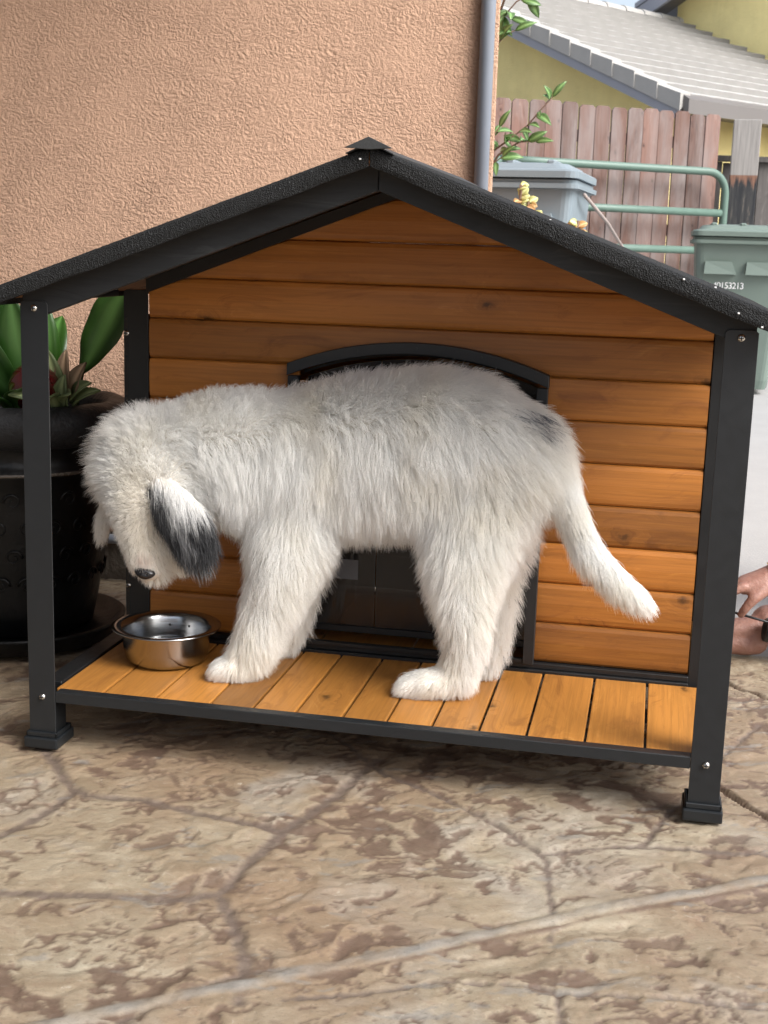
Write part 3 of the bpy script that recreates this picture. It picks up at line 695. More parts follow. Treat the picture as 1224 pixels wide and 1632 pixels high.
# --- the coat: every lock is real geometry, combed region by region
def coat(me, N):
    nv = len(me.vertices); V = np.empty(nv*3, np.float32); me.vertices.foreach_get('co', V); V = V.reshape(-1, 3).astype(float)
    VN = np.empty(nv*3, np.float32); me.vertex_normals.foreach_get('vector', VN); VN = VN.reshape(-1, 3).astype(float)
    me.calc_loop_triangles(); nt = len(me.loop_triangles); T = np.empty(nt*3, np.int32); me.loop_triangles.foreach_get('vertices', T); T = T.reshape(-1, 3)
    A, B, C = V[T[:, 0]], V[T[:, 1]], V[T[:, 2]]
    ar = np.linalg.norm(np.cross(B-A, C-A), axis=1)/2
    cen = (A+B+C)/3
    wgt = ar*np.where(cen[:, 0] > .9, 1.7, 1.0)*np.where(cen[:, 1] > .30, .45, 1.0)*np.where(cen[:, 2] < .2, 1.5, 1.0)*np.where((cen[:, 0] < .3) & (cen[:, 2] > .3), 1.35, 1.0)
    p = np.cumsum(wgt); p /= p[-1]
    def sample(n):
        ti = np.searchsorted(p, RNG.random(n)); u = RNG.random(n); v = RNG.random(n); f = u+v > 1; u[f] = 1-u[f]; v[f] = 1-v[f]
        w = (1-u-v)[:, None]; u = u[:, None]; v = v[:, None]
        P = A[ti]*w+B[ti]*u+C[ti]*v
        Nn = VN[T[ti, 0]]*w+VN[T[ti, 1]]*u+VN[T[ti, 2]]*v
        return P, Nn/np.linalg.norm(Nn, axis=1)[:, None]
    names = list(CH); 
    def field(P, Nn):
        n = len(P); best = np.full(n, 9.0); reg = np.zeros(n, int); ax = np.zeros((n, 3)); par = np.zeros(n)
        for ri, nm in enumerate(names):
            pts = CH[nm]; m = len(pts)-1
            for k, (a, b) in enumerate(zip(pts, pts[1:])):
                a3 = np.array(a[:3]); d = np.array(b[:3])-a3; L = d@d
                t = np.clip(((P-a3)@d)/L, 0, 1); q = a3+t[:, None]*d
                rr = a[3]+(b[3]-a[3])*t; ry = a[4]+(b[4]-a[4])*t
                e = P-q; dist = np.sqrt((e[:, 0]/rr)**2+(e[:, 1]/ry)**2+(e[:, 2]/rr)**2)-1
                dist = dist*np.minimum(rr, ry)
                g = dist < best; best[g] = dist[g]; reg[g] = ri; ax[g] = d/np.sqrt(L); par[g] = (k+t[g])/m
        x, y, z = P.T; D = np.zeros((n, 3)); L = np.full(n, .03); st = np.full(n, .6)
        down = np.array([0, 0, -1.0])
        def R_(*ns): return np.isin(reg, [names.index(q) for q in ns])
        m = R_('torso')
        back = np.clip((z-.54)/.09, 0, 1)[:, None]
        D[m] = (np.array([.28, -.06, -1.0])*(1-back)+np.array([.85, -.05, .10])*back)[m]
        L[m] = .043+.017*back[m, 0]; st[m] = .38+.33*back[m, 0]
        bel = m & (z < .43); L[bel] = .036
        rump = m & (x > .78); D[rump] = (np.array([.8, 0, -.55])+0*P)[rump]; L[rump] = .050; st[rump] = .45
        m = R_('neck'); D[m] = np.array([.55, -.1, -.6]); L[m] = .048; st[m] = .55
        top = m & (z > .56); D[top] = np.array([.35, 0, .75]); st[top] = .6
        # head: fur radiates from the bridge of the nose
        m = R_('head'); c0 = np.array([.165, .13, .415]); v = P-c0; v /= np.linalg.norm(v, axis=1)[:, None]
        D[m] = v[m]; L[m] = .038+.032*np.clip((z[m]-.46)/.07, 0, 1); st[m] = .8
        front = m & (y < .15); L[front] = .021; st[front] = .38
        m = R_('muzzle', 'jaw'); D[m] = (v*.9+np.array([0, 0, .25]))[m]; L[m] = .008+.012*np.clip((z[m]-.335)/.08, 0, 1); st[m] = .45
        chin = m & (x > .185) & (z < .40); D[chin] = np.array([.8, -.05, -.7]); L[chin] = .022
        m = R_('hindnear', 'hindfar'); D[m] = np.array([.05, -.02, -1.0]); L[m] = (.046-.013*par)[m]; st[m] = .44
        bk = m & (Nn[:, 0] > .35); D[bk] = np.array([.6, 0, -.75]); L[bk] = (.043-.015*par)[bk]
        fr = m & (Nn[:, 0] < -.35); D[fr] = np.array([-.35, 0, -.9]); L[fr] = (.040-.016*par)[fr]
        m = R_('frontnear', 'frontfar'); D[m] = np.array([.02, -.02, -1.0]); L[m] = (.043-.012*par)[m]; st[m] = .43
        bk = m & (Nn[:, 0] > .35); D[bk] = np.array([.5, 0, -.8]); L[bk] = (.040-.014*par)[bk]
        fr = m & (Nn[:, 0] < -.35); D[fr] = np.array([-.25, 0, -.95])
        m = R_('pawhn', 'pawhf', 'pawfn', 'pawff'); D[m] = np.array([-.75, 0, -.55]); L[m] = .021; st[m] = .35
        hf = m & (Nn[:, 0] > .3); D[hf] = np.array([.2, 0, -.9]); L[hf] = .020
        low = m & (z < .120); L[low] = .010
        m = R_('tail'); D[m] = (ax*1.3+np.array([0, 0, -.08]))[m]; L[m] = (.044-.018*par)[m]; st[m] = .28
        und = m & (Nn[:, 2] < -.2); L[und] *= 1.1; st[und] = .36
        m = R_('earnear', 'earfar'); D[m] = (ax+np.array([.10, -.05, -.25]))[m]; L[m] = .034; st[m] = .28; L[m & (x < .12)] = .020
        D /= np.linalg.norm(D, axis=1)[:, None]
        return reg, D, L, st, par
    def shape(P, Nn):
        reg, D, L, st, par = field(P, Nn)
        low = np.stack([fbm(P[:, 0]*22, P[:, 2]*22+P[:, 1]*30, s, 2)-.5 for s in (201, 211, 221)], 1)
        d = D*(1-st)[:, None]*1.25+Nn*st[:, None]+low*.75
        d /= np.linalg.norm(d, axis=1)[:, None]; return reg, d, L, par
    G = 20000; GP, GN = sample(G); gr, gd, gl, gp = shape(GP, GN)
    # comb: average the lie of neighbouring locks so the coat flows without seams
    ear = np.isin(gr, [names.index('earnear'), names.index('earfar')])
    KN = 48; nb = np.zeros((G, KN), int)
    for s in range(0, G, 1200):
        q = GP[s:s+1200]; D2 = (q**2).sum(1)[:, None]-2*q@GP.T+(GP**2).sum(1)[None]
        D2 = D2+(ear[s:s+1200][:, None] != ear[None])*1.0+((GN[s:s+1200]@GN.T) < .1)*1.0
        nb[s:s+1200] = np.argpartition(D2, KN, axis=1)[:, :KN]
    for it in range(3):
        gd = gd[nb].mean(1); gd /= np.linalg.norm(gd, axis=1)[:, None]; gl = gl[nb].mean(1)
    soft = np.where(np.isin(gr, [names.index(q) for q in ('head', 'earnear', 'earfar', 'tail')]), .22, .42)[:, None]
    gd = gd+soft*np.stack([fbm(GP[:, 0]*24+q, GP[:, 2]*17+GP[:, 1]*24, 300+q, 2)-.5 for q in (1, 11, 21)], 1); gd /= np.linalg.norm(gd, axis=1)[:, None]
    cd, cl_ = gd.copy(), gl.copy()
    gd = gd+RNG.normal(0, .20, gd.shape)*np.where(np.isin(gr, [names.index(q) for q in ('earnear', 'tail')]), .6, 1.1)[:, None]; gd /= np.linalg.norm(gd, axis=1)[:, None]; gl = gl*RNG.uniform(.75, 1.2, G)
    P, Nn = sample(N); reg = field(P, Nn)[0]
    # nearest guide through a coarse grid
    near = np.zeros(N, int)
    for s in range(0, N, 4000):
        q = P[s:s+4000]; D2 = ((q[:, None, :]-GP[None])**2).sum(-1) if False else (q**2).sum(1)[:, None]-2*q@GP.T+(GP**2).sum(1)[None]
        near[s:s+4000] = D2.argmin(1)
    d = cd[near]+RNG.normal(0, .15, P.shape); d /= np.linalg.norm(d, axis=1)[:, None]; L = cl_[near]*RNG.uniform(.55, 1.15, N)
    K = 6; t = np.linspace(0, 1, K)
    def curve(P, d, L, g=.38):
        o = P[:, None, :]+d[:, None, :]*(L[:, None]*t[None])[:, :, None]
        o[:, :, 2] -= (L[:, None]*g*t[None]**2)
        return o
    own = curve(P, d, L); gd2, gl2 = gd[near], gl[near]
    gui = curve(GP[near]+(P-GP[near])*.25, gd2, np.minimum(gl2, L*1.5))
    cl = ((RNG.uniform(.15, .78, N)+.14*np.isin(reg, [names.index(q) for q in ('head', 'neck')])+.10*(P[:, 2] > .58))[:, None]*t[None]**1.3)[:, :, None]
    pts = own*(1-cl)+gui*cl
    ph = RNG.random((N, 1, 3))*6.28; pts += np.sin(t[None, :, None]*RNG.uniform(3, 9, (N, 1, 1))+ph)*(.0016*t[None, :, None])
    zf = np.minimum(pts[:, :, 2], 9); pts[:, :, 2] = np.where(zf < .1052, .1052+RNG.random(zf.shape)*.001, zf)
    # keep hair out of the panel behind
    pts[:, :, 1] = np.minimum(pts[:, :, 1], .366)
    # colour
    x, y, z = P.T; rnd = RNG.random(N); cn = gl[near]*0+RNG.random(G)[near]
    white = np.array([.97, .97, .955]); cream = np.array([.92, .885, .80]); grey = np.array([.42, .41, .405]); dark = np.array([.013, .014, .018])
    col = white[None]*(.90+.16*cn[:, None])+0*P
    cr = np.clip((fbm(x*14, z*10, 240, 3)-.45)*2.5, 0, 1)*.55; low = np.clip((.46-z)/.2, 0, 1)*.35
    cm = np.clip(cr+low*rnd, 0, .8)[:, None]; col = col*(1-cm)+cream*cm
    face = np.exp(-(((x-.165)/.05)**2+((z-.40)/.07)**2))*(y < .19)*.4; col = col*(1-face[:, None])+np.array([.66, .585, .47])*face[:, None]
    ins = lambda *ns: np.isin(reg, [names.index(q) for q in ns])
    # grey saddle tips on the back
    sd = .3*np.clip((z-.585)/.05, 0, 1)*np.clip((x-.42)/.1, 0, 1)*np.clip((fbm(x*20, y*30, 250, 2)-.38)*3, 0, 1)*.38*ins('torso')
    col = col*(1-sd[:, None])+grey*sd[:, None]
    pt = ((x-.838)/.034)**2+((z-.606-(x-.838)*-.5)/.016)**2+rnd*.4 < 1.1; pt &= (cn > .62); col[pt] = dark*8
    e = ins('earnear'); axx = np.interp(z, [.350, .384, .412, .438, .47], [.272, .266, .249, .226, .200]); u = x-axx
    jz = .010*(cn-.5); dfr = np.exp(-np.clip((u+.026-.016*np.clip((z-.43)/.02, 0, 1)+.35*jz)/.014, 0, 9)**2)*np.clip((z-.345)/.01, 0, 1)*np.clip((.468-z)/.01, 0, 1)
    dbk = np.clip((.436+jz*2-z)/.022, 0, 1)*np.clip((u+.004+jz)/.010, 0, 1); dbt = np.clip((.378+jz*2-z)/.014, 0, 1)
    wt = 1-np.clip(np.maximum(np.maximum(dfr, dbk), dbt)*(1.12-.3*rnd), 0, 1)
    dk = dark[None]*(.6+1.5*rnd[:, None]); tipm = (z < .350) & (rnd > .55)
    lt = np.array([.40, .40, .41])+(np.array([.93, .93, .91])-.40)*np.clip((z-.405)/.035, 0, 1)[:, None]; ec = dk*(1-wt[:, None])+lt*wt[:, None]; ec[tipm] = grey
    col[e] = ec[e]
    eyep = (((x-.197)/.021)**2+((z-.452)/.016)**2 < 1+.5*(rnd-.5)) & (y < .19) & ~e; col[eyep] = dark*1.5
    ep2 = (((x-.205)/.010)**2+((z-.425)/.022)**2 < 1) & (y < .19) & ~e; col[ep2] = dark*1.6
    pinky = np.exp(-(((x-.172)/.014)**2+((z-.333)/.012)**2))*(y < .14)*.6; col = col*(1-pinky[:, None])+np.array([.55, .40, .34])*pinky[:, None]
    rad = np.where(ins('muzzle', 'jaw'), .00034, .00042)*RNG.uniform(.7, 1.2, N)
    rp = rad[:, None]*(1.05-.95*t[None]**1.3)
    # thin out the hair over the nose
    keep = ~((((x-.1745)/.024)**2+((z-.3065)/.0165)**2 < 1) & (y < .14))
    pts, rp, col, reg = pts[keep], rp[keep], col[keep], reg[keep]
    return pts, rp, col
def make_coat():
    pts, rp, col = coat(dog_me, 180000); n, K, _ = pts.shape
    hc = bpy.data.hair_curves.new('fur'); hc.add_curves([K]*n)
    hc.attributes['position'].data.foreach_set('vector', pts.reshape(-1).astype(np.float32))
    a = hc.attributes.get('radius') or hc.attributes.new('radius', 'FLOAT', 'POINT'); a.data.foreach_set('value', rp.reshape(-1).astype(np.float32))
    c = hc.attributes.new('tint', 'FLOAT_COLOR', 'CURVE'); c.data.foreach_set('color', np.concatenate([col, np.ones((n, 1))], 1).reshape(-1).astype(np.float32))
    t = NT('fur'); at = t.n('Attribute', _attribute_name='tint'); hi = t.n('HairInfo')
    cc = t.mix(t.ramp(hi.outputs['Intercept'], [(0, .22), (.5, 0)]), at.outputs['Color'], (.45, .40, .33), 'MIX')
    cc = at.outputs['Color']
    di = t.n('BsdfDiffuse'); tr = t.n('BsdfTranslucent'); gl = t.n('BsdfHair', _component='Reflection')
    for q in (di, tr): t.t.links.new(cc, q.inputs['Color'])
    gl.inputs['RoughnessU'].default_value = .28; gl.inputs['RoughnessV'].default_value = .8; gl.inputs['Color'].default_value = (.8, .8, .8, 1)
    m1 = t.n('MixShader'); m1.inputs[0].default_value = .54; t.t.links.new(di.outputs[0], m1.inputs[1]); t.t.links.new(tr.outputs[0], m1.inputs[2])
    m2 = t.n('MixShader'); m2.inputs[0].default_value = .06; t.t.links.new(m1.outputs[0], m2.inputs[1]); t.t.links.new(gl.outputs[0], m2.inputs[2])
    t.t.links.new(m2.outputs[0], t.out.inputs['Surface']); hc.materials.append(t.m)
    o = bpy.data.objects.new('fur', hc); COL.objects.link(o); o.parent = puppy
    return o
make_coat()
# whiskers
wb = BM()
for k in range(9):
    a = random.uniform(-.5, .9); p0 = Vector((.186+k*.002, .120, .318+random.uniform(-.006, .006)))
    tube([p0, p0+Vector((.020, -.008, -.010*a-.006)), p0+Vector((.036, -.012, -.030*a-.014))], [.00022, .00016, .00005], 5, wb)
obj('whiskers', wb, M['skin'], puppy)

# ---------------------------------------------------------------- planter with plants and a glass ball
M['glaze'] = simple('black_glazed_ceramic', (.003, .0033, .0036), .38, 0, .3, (40, .002), .3, 20)
M['glaze_rim'] = simple('worn_black_ceramic_rim', (.013, .0135, .015), .55, 0, .4, (120, .003), .5, 40)
M['soil'] = simple('potting_soil', (.02, .014, .010), .95, 0, .2, (80, .01), .4)
PC = (-.335, .625)
pot = empty('flower_pot', (PC[0], PC[1], 0)); tag(pot, 'large black glazed flower pot with embossed scrolls beside the dog house', 'flower pot')
pp = [(.0, .045), (.150, .045), (.165, .055), (.175, .10), (.195, .22), (.212, .34), (.218, .405), (.226, .412), (.226, .422), (.216, .428), (.215, .455), (.222, .470)]
obj('pot_body', lathe(pp, 96), M['glaze'], pot, True)
rim = [(.222, .470), (.238, .480), (.252, .497), (.257, .520), (.253, .541), (.240, .555), (.222, .560), (.206, .555), (.198, .540), (.196, .500)]
rb = lathe(rim, 96)
for v in rb.verts:
    a = math.atan2(v.co.y, v.co.x); v.co *= 1+.003*math.sin(a*11+v.co.z*60)*math.sin(a*5)
obj('rim', rb, M['glaze_rim'], pot, True)
# gold-brown line and embossed scrolls on the belly
M['band'] = simple('bronze_glaze_band', (.10, .085, .07), .25, .3, .6)
obj('band', lathe([(.2262, .414), (.2275, .4155), (.2275, .4195), (.2262, .421)], 96), M['band'], pot, True)
for row in range(4):
    for k in range(22):
        a0 = 2*PI*k/22+row*.14; z0 = .36-row*.062; rr = .2135-(.36-z0)*.115
        pts = []
        for j in range(16):
            th = j*.52; q = .019*(1-j/19); dx = q*math.cos(th)*(1 if (k+row) % 2 else -1); dz = q*math.sin(th)
            aa = a0+dx/rr; r2 = rr+dz*.115
            pts.append((r2*math.cos(aa), r2*math.sin(aa), z0+dz))
        if row == 0 and k == 0: embossed = BM()
        tube(pts, [.0034*(1-j/22) for j in range(16)], 6, embossed)
o = obj('embossed_scrolls', embossed, M['glaze'], pot, True); o['kind'] = 'stuff'
obj('soil', lathe([(0, .512), (.1, .514), (.198, .506)], 48), M['soil'], pot, True)
sau = tag(obj('saucer', lathe([(0, .0), (.19, .0), (.222, .012), (.232, .040), (.238, .047), (.232, .050), (.222, .046), (.205, .030), (0, .028)], 80), M['glaze'], None, True, (PC[0], PC[1], .003)), 'black glazed saucer under the big flower pot', 'saucer')
pot.location.z = -.012

def leaf_mat(name, c0, c1, rough=.35, vein=True):
    t = NT(name); v = t.coord('Generated'); n = t.noise(v, 3, 4); c = t.mix(n, c0, c1)
    sepv = t.n('SeparateXYZ'); t.t.links.new(v, sepv.inputs[0])
    rib = t.ramp(t.math('ABSOLUTE', t.math('SUBTRACT', sepv.outputs[0], .5)), [(0, .6), (.03, 0)])
    at = t.n('Attribute', _attribute_name='rib'); 
    c = t.mix(t.math('MULTIPLY', at.outputs['Fac'], .75), c, tuple(min(1, x*2.2+.03) for x in c1))
    t.set('Base Color', c); t.set('Roughness', rough); t.set('Specular IOR Level', .5)
    tr = t.n('BsdfTranslucent'); t.t.links.new(c, tr.inputs['Color']); mx = t.n('MixShader'); mx.inputs[0].default_value = .22
    t.t.links.new(t.b.outputs[0], mx.inputs[1]); t.t.links.new(tr.outputs[0], mx.inputs[2]); t.t.links.new(mx.outputs[0], t.out.inputs['Surface'])
    return t.m
def leaf(name, base, tip, width, parent, mat, nrm=(0, -1, .3), bend=.15, cup=.25, thick=.0012, shapef=None, nu=14, wave=0):
    """one leaf: midrib from base to tip bowed by bend, blade of given width, cupped"""
    base = Vector(base); tip = Vector(tip); ax = tip-base; L = ax.length; ax.normalize(); nv = Vector(nrm); nv = (nv-ax*nv.dot(ax)).normalized(); sd = ax.cross(nv)
    f = shapef or (lambda s: (math.sin(PI*min(1, s)**.85)**.75)*(1 if s < .995 else .2))
    b = BM(); rows = []; ribs = []
    for i in range(nu+1):
        s = i/nu; c = base+ax*(L*s)+nv*(math.sin(PI*s*.9)*bend*L)
        w = width*.5*f(s); row = []
        for j in (-1, -.5, -.08, .08, .5, 1):
            q = c+sd*(w*j)+nv*(cup*w*abs(j)**1.5+(wave*math.sin(s*17+j*3)*abs(j)))
            row.append(b.verts.new(q)); ribs.append(1.0 if abs(j) < .1 else 0.0)
        rows.append(row)
    for A, B in zip(rows, rows[1:]):
        for k in range(5): b.faces.new((A[k], A[k+1], B[k+1], B[k]))
    me = bpy.data.meshes.new(name); b.to_mesh(me); b.free(); me.update()
    at = me.attributes.new('rib', 'FLOAT', 'POINT'); at.data.foreach_set('value', ribs)
    o = link_mesh(name, me, mat, parent, True)
    m = o.modifiers.new('s', 'SOLIDIFY'); m.thickness = thick
    return o
M['lily'] = leaf_mat('broad_green_leaf', (.013, .045, .008), (.032, .085, .015), .28)
M['lily2'] = leaf_mat('young_green_leaf', (.02, .065, .009), (.04, .11, .016), .3)
M['succ'] = leaf_mat('succulent_leaf', (.10, .15, .06), (.17, .20, .09), .45)
M['dry'] = leaf_mat('dry_leaf', (.20, .13, .08), (.30, .21, .13), .7)
M['lily3'] = leaf_mat('mid_green_leaf', (.020, .065, .010), (.060, .135, .024), .32)
lily = empty('leafy_plant', (PC[0], PC[1], .50)); tag(lily, 'broad leaved green plant growing in the black flower pot', 'plant')
def lf(b, t, w, **k):
    o = (PC[0], PC[1], .50); return leaf('leaf', tuple(b[i]-o[i] for i in range(3)), tuple(t[i]-o[i] for i in range(3)), w, lily, k.pop('mat', M['lily']), **k)
lf((-.172, .62, .610), (-.052, .60, .820), .092, nrm=(-.15, -1, .1), bend=-.05, cup=.3, wave=.003, shapef=lambda s: math.sin(PI*min(1, .06+.94*s)**1.15)**.8, mat=M['lily3'])
lf((-.205, .66, .53), (-.170, .62, .620), .012, nrm=(-.1, -1, 0), bend=0, cup=.2, shapef=lambda s: 1.0)
lf((-.27, .58, .55), (-.285, .52, .775), .10, nrm=(.2, -1, 0), bend=.05)
lf((-.25, .60, .55), (-.245, .60, .76), .06, nrm=(.7, -1, 0), bend=.07, mat=M['lily2'])
lf((-.30, .56, .55), (-.37, .50, .74), .10, nrm=(-.1, -1, .1), bend=.1)
lf((-.33, .60, .55), (-.42, .68, .80), .11, nrm=(.2, -1, .1), bend=.1)
lf((-.30, .66, .55), (-.27, .74, .72), .09, nrm=(.1, -1, .1), bend=.1, mat=M['lily2'])
lf((-.31, .52, .54), (-.35, .43, .61), .07, nrm=(0, -.6, 1), bend=.1)
lf((-.25, .50, .53), (-.22, .41, .585), .060, nrm=(0, -.6, 1), bend=.12)
lf((-.28, .49, .53), (-.30, .40, .570), .055, nrm=(0, -.6, 1), bend=.12)
M['stem'] = simple('green_stem', (.06, .10, .03), .5)
succ = empty('succulent_plant', (PC[0], PC[1], .50)); tag(succ, 'small pale succulent with thick cupped leaves at the right of the flower pot', 'plant')
def sf(b, t, w, **k):
    o = (PC[0], PC[1], .50); return leaf('leaf', tuple(b[i]-o[i] for i in range(3)), tuple(t[i]-o[i] for i in range(3)), w, succ, k.pop('mat', M['succ']), thick=.004, nu=8, **k)
for (b, t, w, kk) in [((-.175, .54, .53), (-.155, .50, .615), .040, {}), ((-.165, .55, .55), (-.120, .53, .640), .040, {'mat': M['dry']}), ((-.16, .54, .55), (-.095, .50, .600), .036, {}),
                      ((-.16, .54, .54), (-.075, .50, .585), .030, {}), ((-.19, .52, .54), (-.215, .44, .575), .040, {}), ((-.18, .51, .535), (-.155, .42, .572), .038, {}),
                      ((-.19, .55, .56), (-.205, .52, .665), .036, {}), ((-.18, .55, .57), (-.165, .53, .665), .032, {'mat': M['dry']}), ((-.17, .53, .54), (-.125, .46, .578), .036, {}), ((-.20, .50, .54), (-.245, .42, .575), .036, {})]:
    sf(b, t, w, nrm=(.1, -.7, .7), bend=.12, cup=.55, **kk)
def glassball():
    t = NT('dark_red_glass'); t.set('Base Color', (.055, .001, .003, 1)); t.set('Roughness', .06); t.set('Specular IOR Level', .8); t.set('Coat Weight', 1.0); t.set('Coat Roughness', .03); return t.m
b = BM(); bmesh.ops.create_uvsphere(b, u_segments=40, v_segments=28, radius=.054)
tag(obj('glass_ball', b, glassball(), None, True, (-.232, .515, .582)), 'glossy dark red glass ball lying among the leaves in the flower pot', 'ornament')

# ---------------------------------------------------------------- beyond the wall corner: raised bed, bins, shrubs
M['block'] = simple('grey_garden_block', (.24, .22, .20), .9, 0, .2, (50, .006), .2, 12)
bed = empty('raised_bed', (.45, 4.35, 0)); tag(bed, 'low raised bed of grey blocks behind the corner of the stucco wall', 'planter')
x0, x1, y0, y1 = -.75, .55, -1.9, 1.1
for lev in range(2):
    zz = .0+lev*.095-.01
    n = 4
    for i in range(n):
        a = x0+(x1-x0)*i/n; obj('block', box(a+.003, a+(x1-x0)/n-.003, y0, y0+.12, zz, zz+.092, .008), M['block'], bed)
        obj('block', box(a+.003, a+(x1-x0)/n-.003, y1-.12, y1, zz, zz+.092, .008), M['block'], bed)
    for i in range(8):
        a = y0+.125+(y1-y0-.25)*i/8; obj('block', box(x1-.12, x1, a+.003, a+(y1-y0-.25)/8-.003, zz, zz+.092, .008), M['block'], bed)
        obj('block', box(x0, x0+.12, a+.003, a+(y1-y0-.25)/8-.003, zz, zz+.092, .008), M['block'], bed)
obj('soil', box(x0+.125, x1-.125, y0+.125, y1-.125, 0, .15), M['soil'], bed)
obj('paver', box(-.62, .42, -.10, .95, .151, .185, .006), M['block'], bed)

def bin_(name, loc, rz, col, w, dpt, h, lid_label, cat='wheelie bin'):
    root = empty(name, loc, rz); tag(root, lid_label, cat)
    m = simple('plastic_'+name, col, .48, 0, .5, (500, .0006), .06, 8)
    # tapered body with rounded corners
    def ring(z, sx, sy, r, oy=0):
        P = []
        for (cx, cy, a0) in ((1, 1, 0), (-1, 1, 90), (-1, -1, 180), (1, -1, 270)):
            for k in range(5):
                a = R(a0+k*22.5); P.append((cx*(sx/2-r)+r*math.cos(a), cy*(sy/2-r)+r*math.sin(a)+oy, z))
        return P
    b = BM(); rings = []
    for z, f, g in ((.04, .76, .72), (.10, .79, .75), (h*.55, .88, .86), (h*.86, .945, .94), (h*.90, .955, .95), (h*.905, .99, .985), (h*.94, 1.0, 1.0), (h*.945, .985, .98)):
        rings.append([b.verts.new(p) for p in ring(z, w*f, dpt*g, .05, (1-g)*dpt*.25)])
    for A, B in zip(rings, rings[1:]):
        for k in range(20): b.faces.new((A[k], A[(k+1) % 20], B[(k+1) % 20], B[k]))
    b.faces.new(rings[0][::-1]); b.faces.new(rings[-1])
    obj('bin_body', b, m, root)
    # recessed lift pocket with an overhanging lip on the front
    fy = -dpt/2
    def fr(z): return -dpt*(.72+.28*min(1, z/(h*.9)))/2+(1-(.72+.28*min(1, z/(h*.9))))*dpt*.25
    pk = BM()
    for s in (-1, 1):
        cx = s*w*.215
        z1, z0, z2 = h*.80, h*.725, h*.60
        pts = [(cx-.095, fr(z1)-.004, z1), (cx+.075, fr(z1)-.004, z1), (cx+.11, fr(z0)-.020, z0), (cx-.10, fr(z0)-.028, z0)]
        tp = [pk.verts.new(p) for p in pts]; pb = [pk.verts.new((x, y+.05, z)) for x, y, z in pts]
        pk.faces.new(tp); pk.faces.new(pb[::-1])
        for k in range(4): pk.faces.new((tp[k], pb[k], pb[(k+1) % 4], tp[(k+1) % 4]))
        pts = [(cx-.10, fr(z0)+.001, z0-.004), (cx+.11, fr(z0)+.001, z0-.004), (cx+.05, fr(z2)-.008, z2), (cx-.08, fr(z2)-.008, z2)]
    bmesh.ops.recalc_face_normals(pk, faces=pk.faces); obj('grip', pk, m, root)
    # rim and lid
    b = BM(); rr = [ring(h*.905, w*1.02, dpt*1.02, .05), ring(h*.905, w*1.045, dpt*1.045, .055), ring(h*.925, w*1.05, dpt*1.05, .055), ring(h*.925, w*.99, dpt*.99, .05)]
    rv = [[b.verts.new(p) for p in q] for q in rr]
    for A, B in zip(rv, rv[1:]+rv[:1]):
        for k in range(20): b.faces.new((A[k], A[(k+1) % 20], B[(k+1) % 20], B[k]))
    bmesh.ops.recalc_face_normals(b, faces=b.faces); obj('rim', b, m, root)
    b = BM(); lr = [ring(h*.948, w*1.04, dpt*1.05, .06, -.01), ring(h*.975, w*1.045, dpt*1.055, .06, -.01), ring(h*.982, w*1.02, dpt*1.03, .06, -.01), ring(h*.987, w*.90, dpt*.90, .06, -.01), ring(h*1.01, w*.84, dpt*.84, .07, -.005), ring(h*1.02, w*.5, dpt*.5, .05, 0)]
    lv = [[b.verts.new(p) for p in q] for q in lr]
    for A, B in zip(lv, lv[1:]):
        for k in range(20): b.faces.new((A[k], A[(k+1) % 20], B[(k+1) % 20], B[k]))
    b.faces.new(lv[0][::-1]); b.faces.new(lv[-1])
    for s in (-.3, 0, .3): box(w*s-.02, w*s+.02, -dpt*.40, dpt*.40, h*1.005, h*1.028, .008, 1, b)
    obj('lid', b, m, root)
    hb = tube([(-w*.40, dpt*.5, h*.93), (-w*.40, dpt*.60, h*.95), (w*.40, dpt*.60, h*.95), (w*.40, dpt*.5, h*.93)], .014, 10); obj('handle', hb, m, root)
    for s in (-1, 1):
        c = lathe([(0, -.025), (.11, -.025), (.125, -.015), (.125, .015), (.11, .025), (0, .025)], 28)
        for v in c.verts: v.co = Vector((v.co.z, v.co.y, v.co.x))
        obj('wheel', c, M['rubber'], root, True, (s*w*.40, dpt*.42, .125))
    return root
gb = bin_('green_bin', (1.555, 7.35, -.009), R(0), (.145, .19, .165), .62, .66, 1.10, 'green wheelie bin with a white number, standing in front of the pipe gate')
fc = bpy.data.curves.new('number', 'FONT'); fc.body = '40153213'; fc.size = .058; fc.extrude = .0008; fc.space_character = .86
fo = bpy.data.objects.new('number', fc); dg = bpy.context.evaluated_depsgraph_get(); COL.objects.link(fo); dg.update()
nm = bpy.data.meshes.new_from_object(fo.evaluated_get(dg)); bpy.data.objects.remove(fo)
no = link_mesh('number', nm, M['white'], gb); no.location = (-.17, -.285, .705); no.rotation_euler = (R(86), 0, 0); no.name = 'number'
bb_ = bin_('grey_bin', (.320, 4.78, .185), R(-4), (.19, .235, .265), .66, .74, 1.115, 'blue grey wheelie bin close behind the corner of the stucco wall')

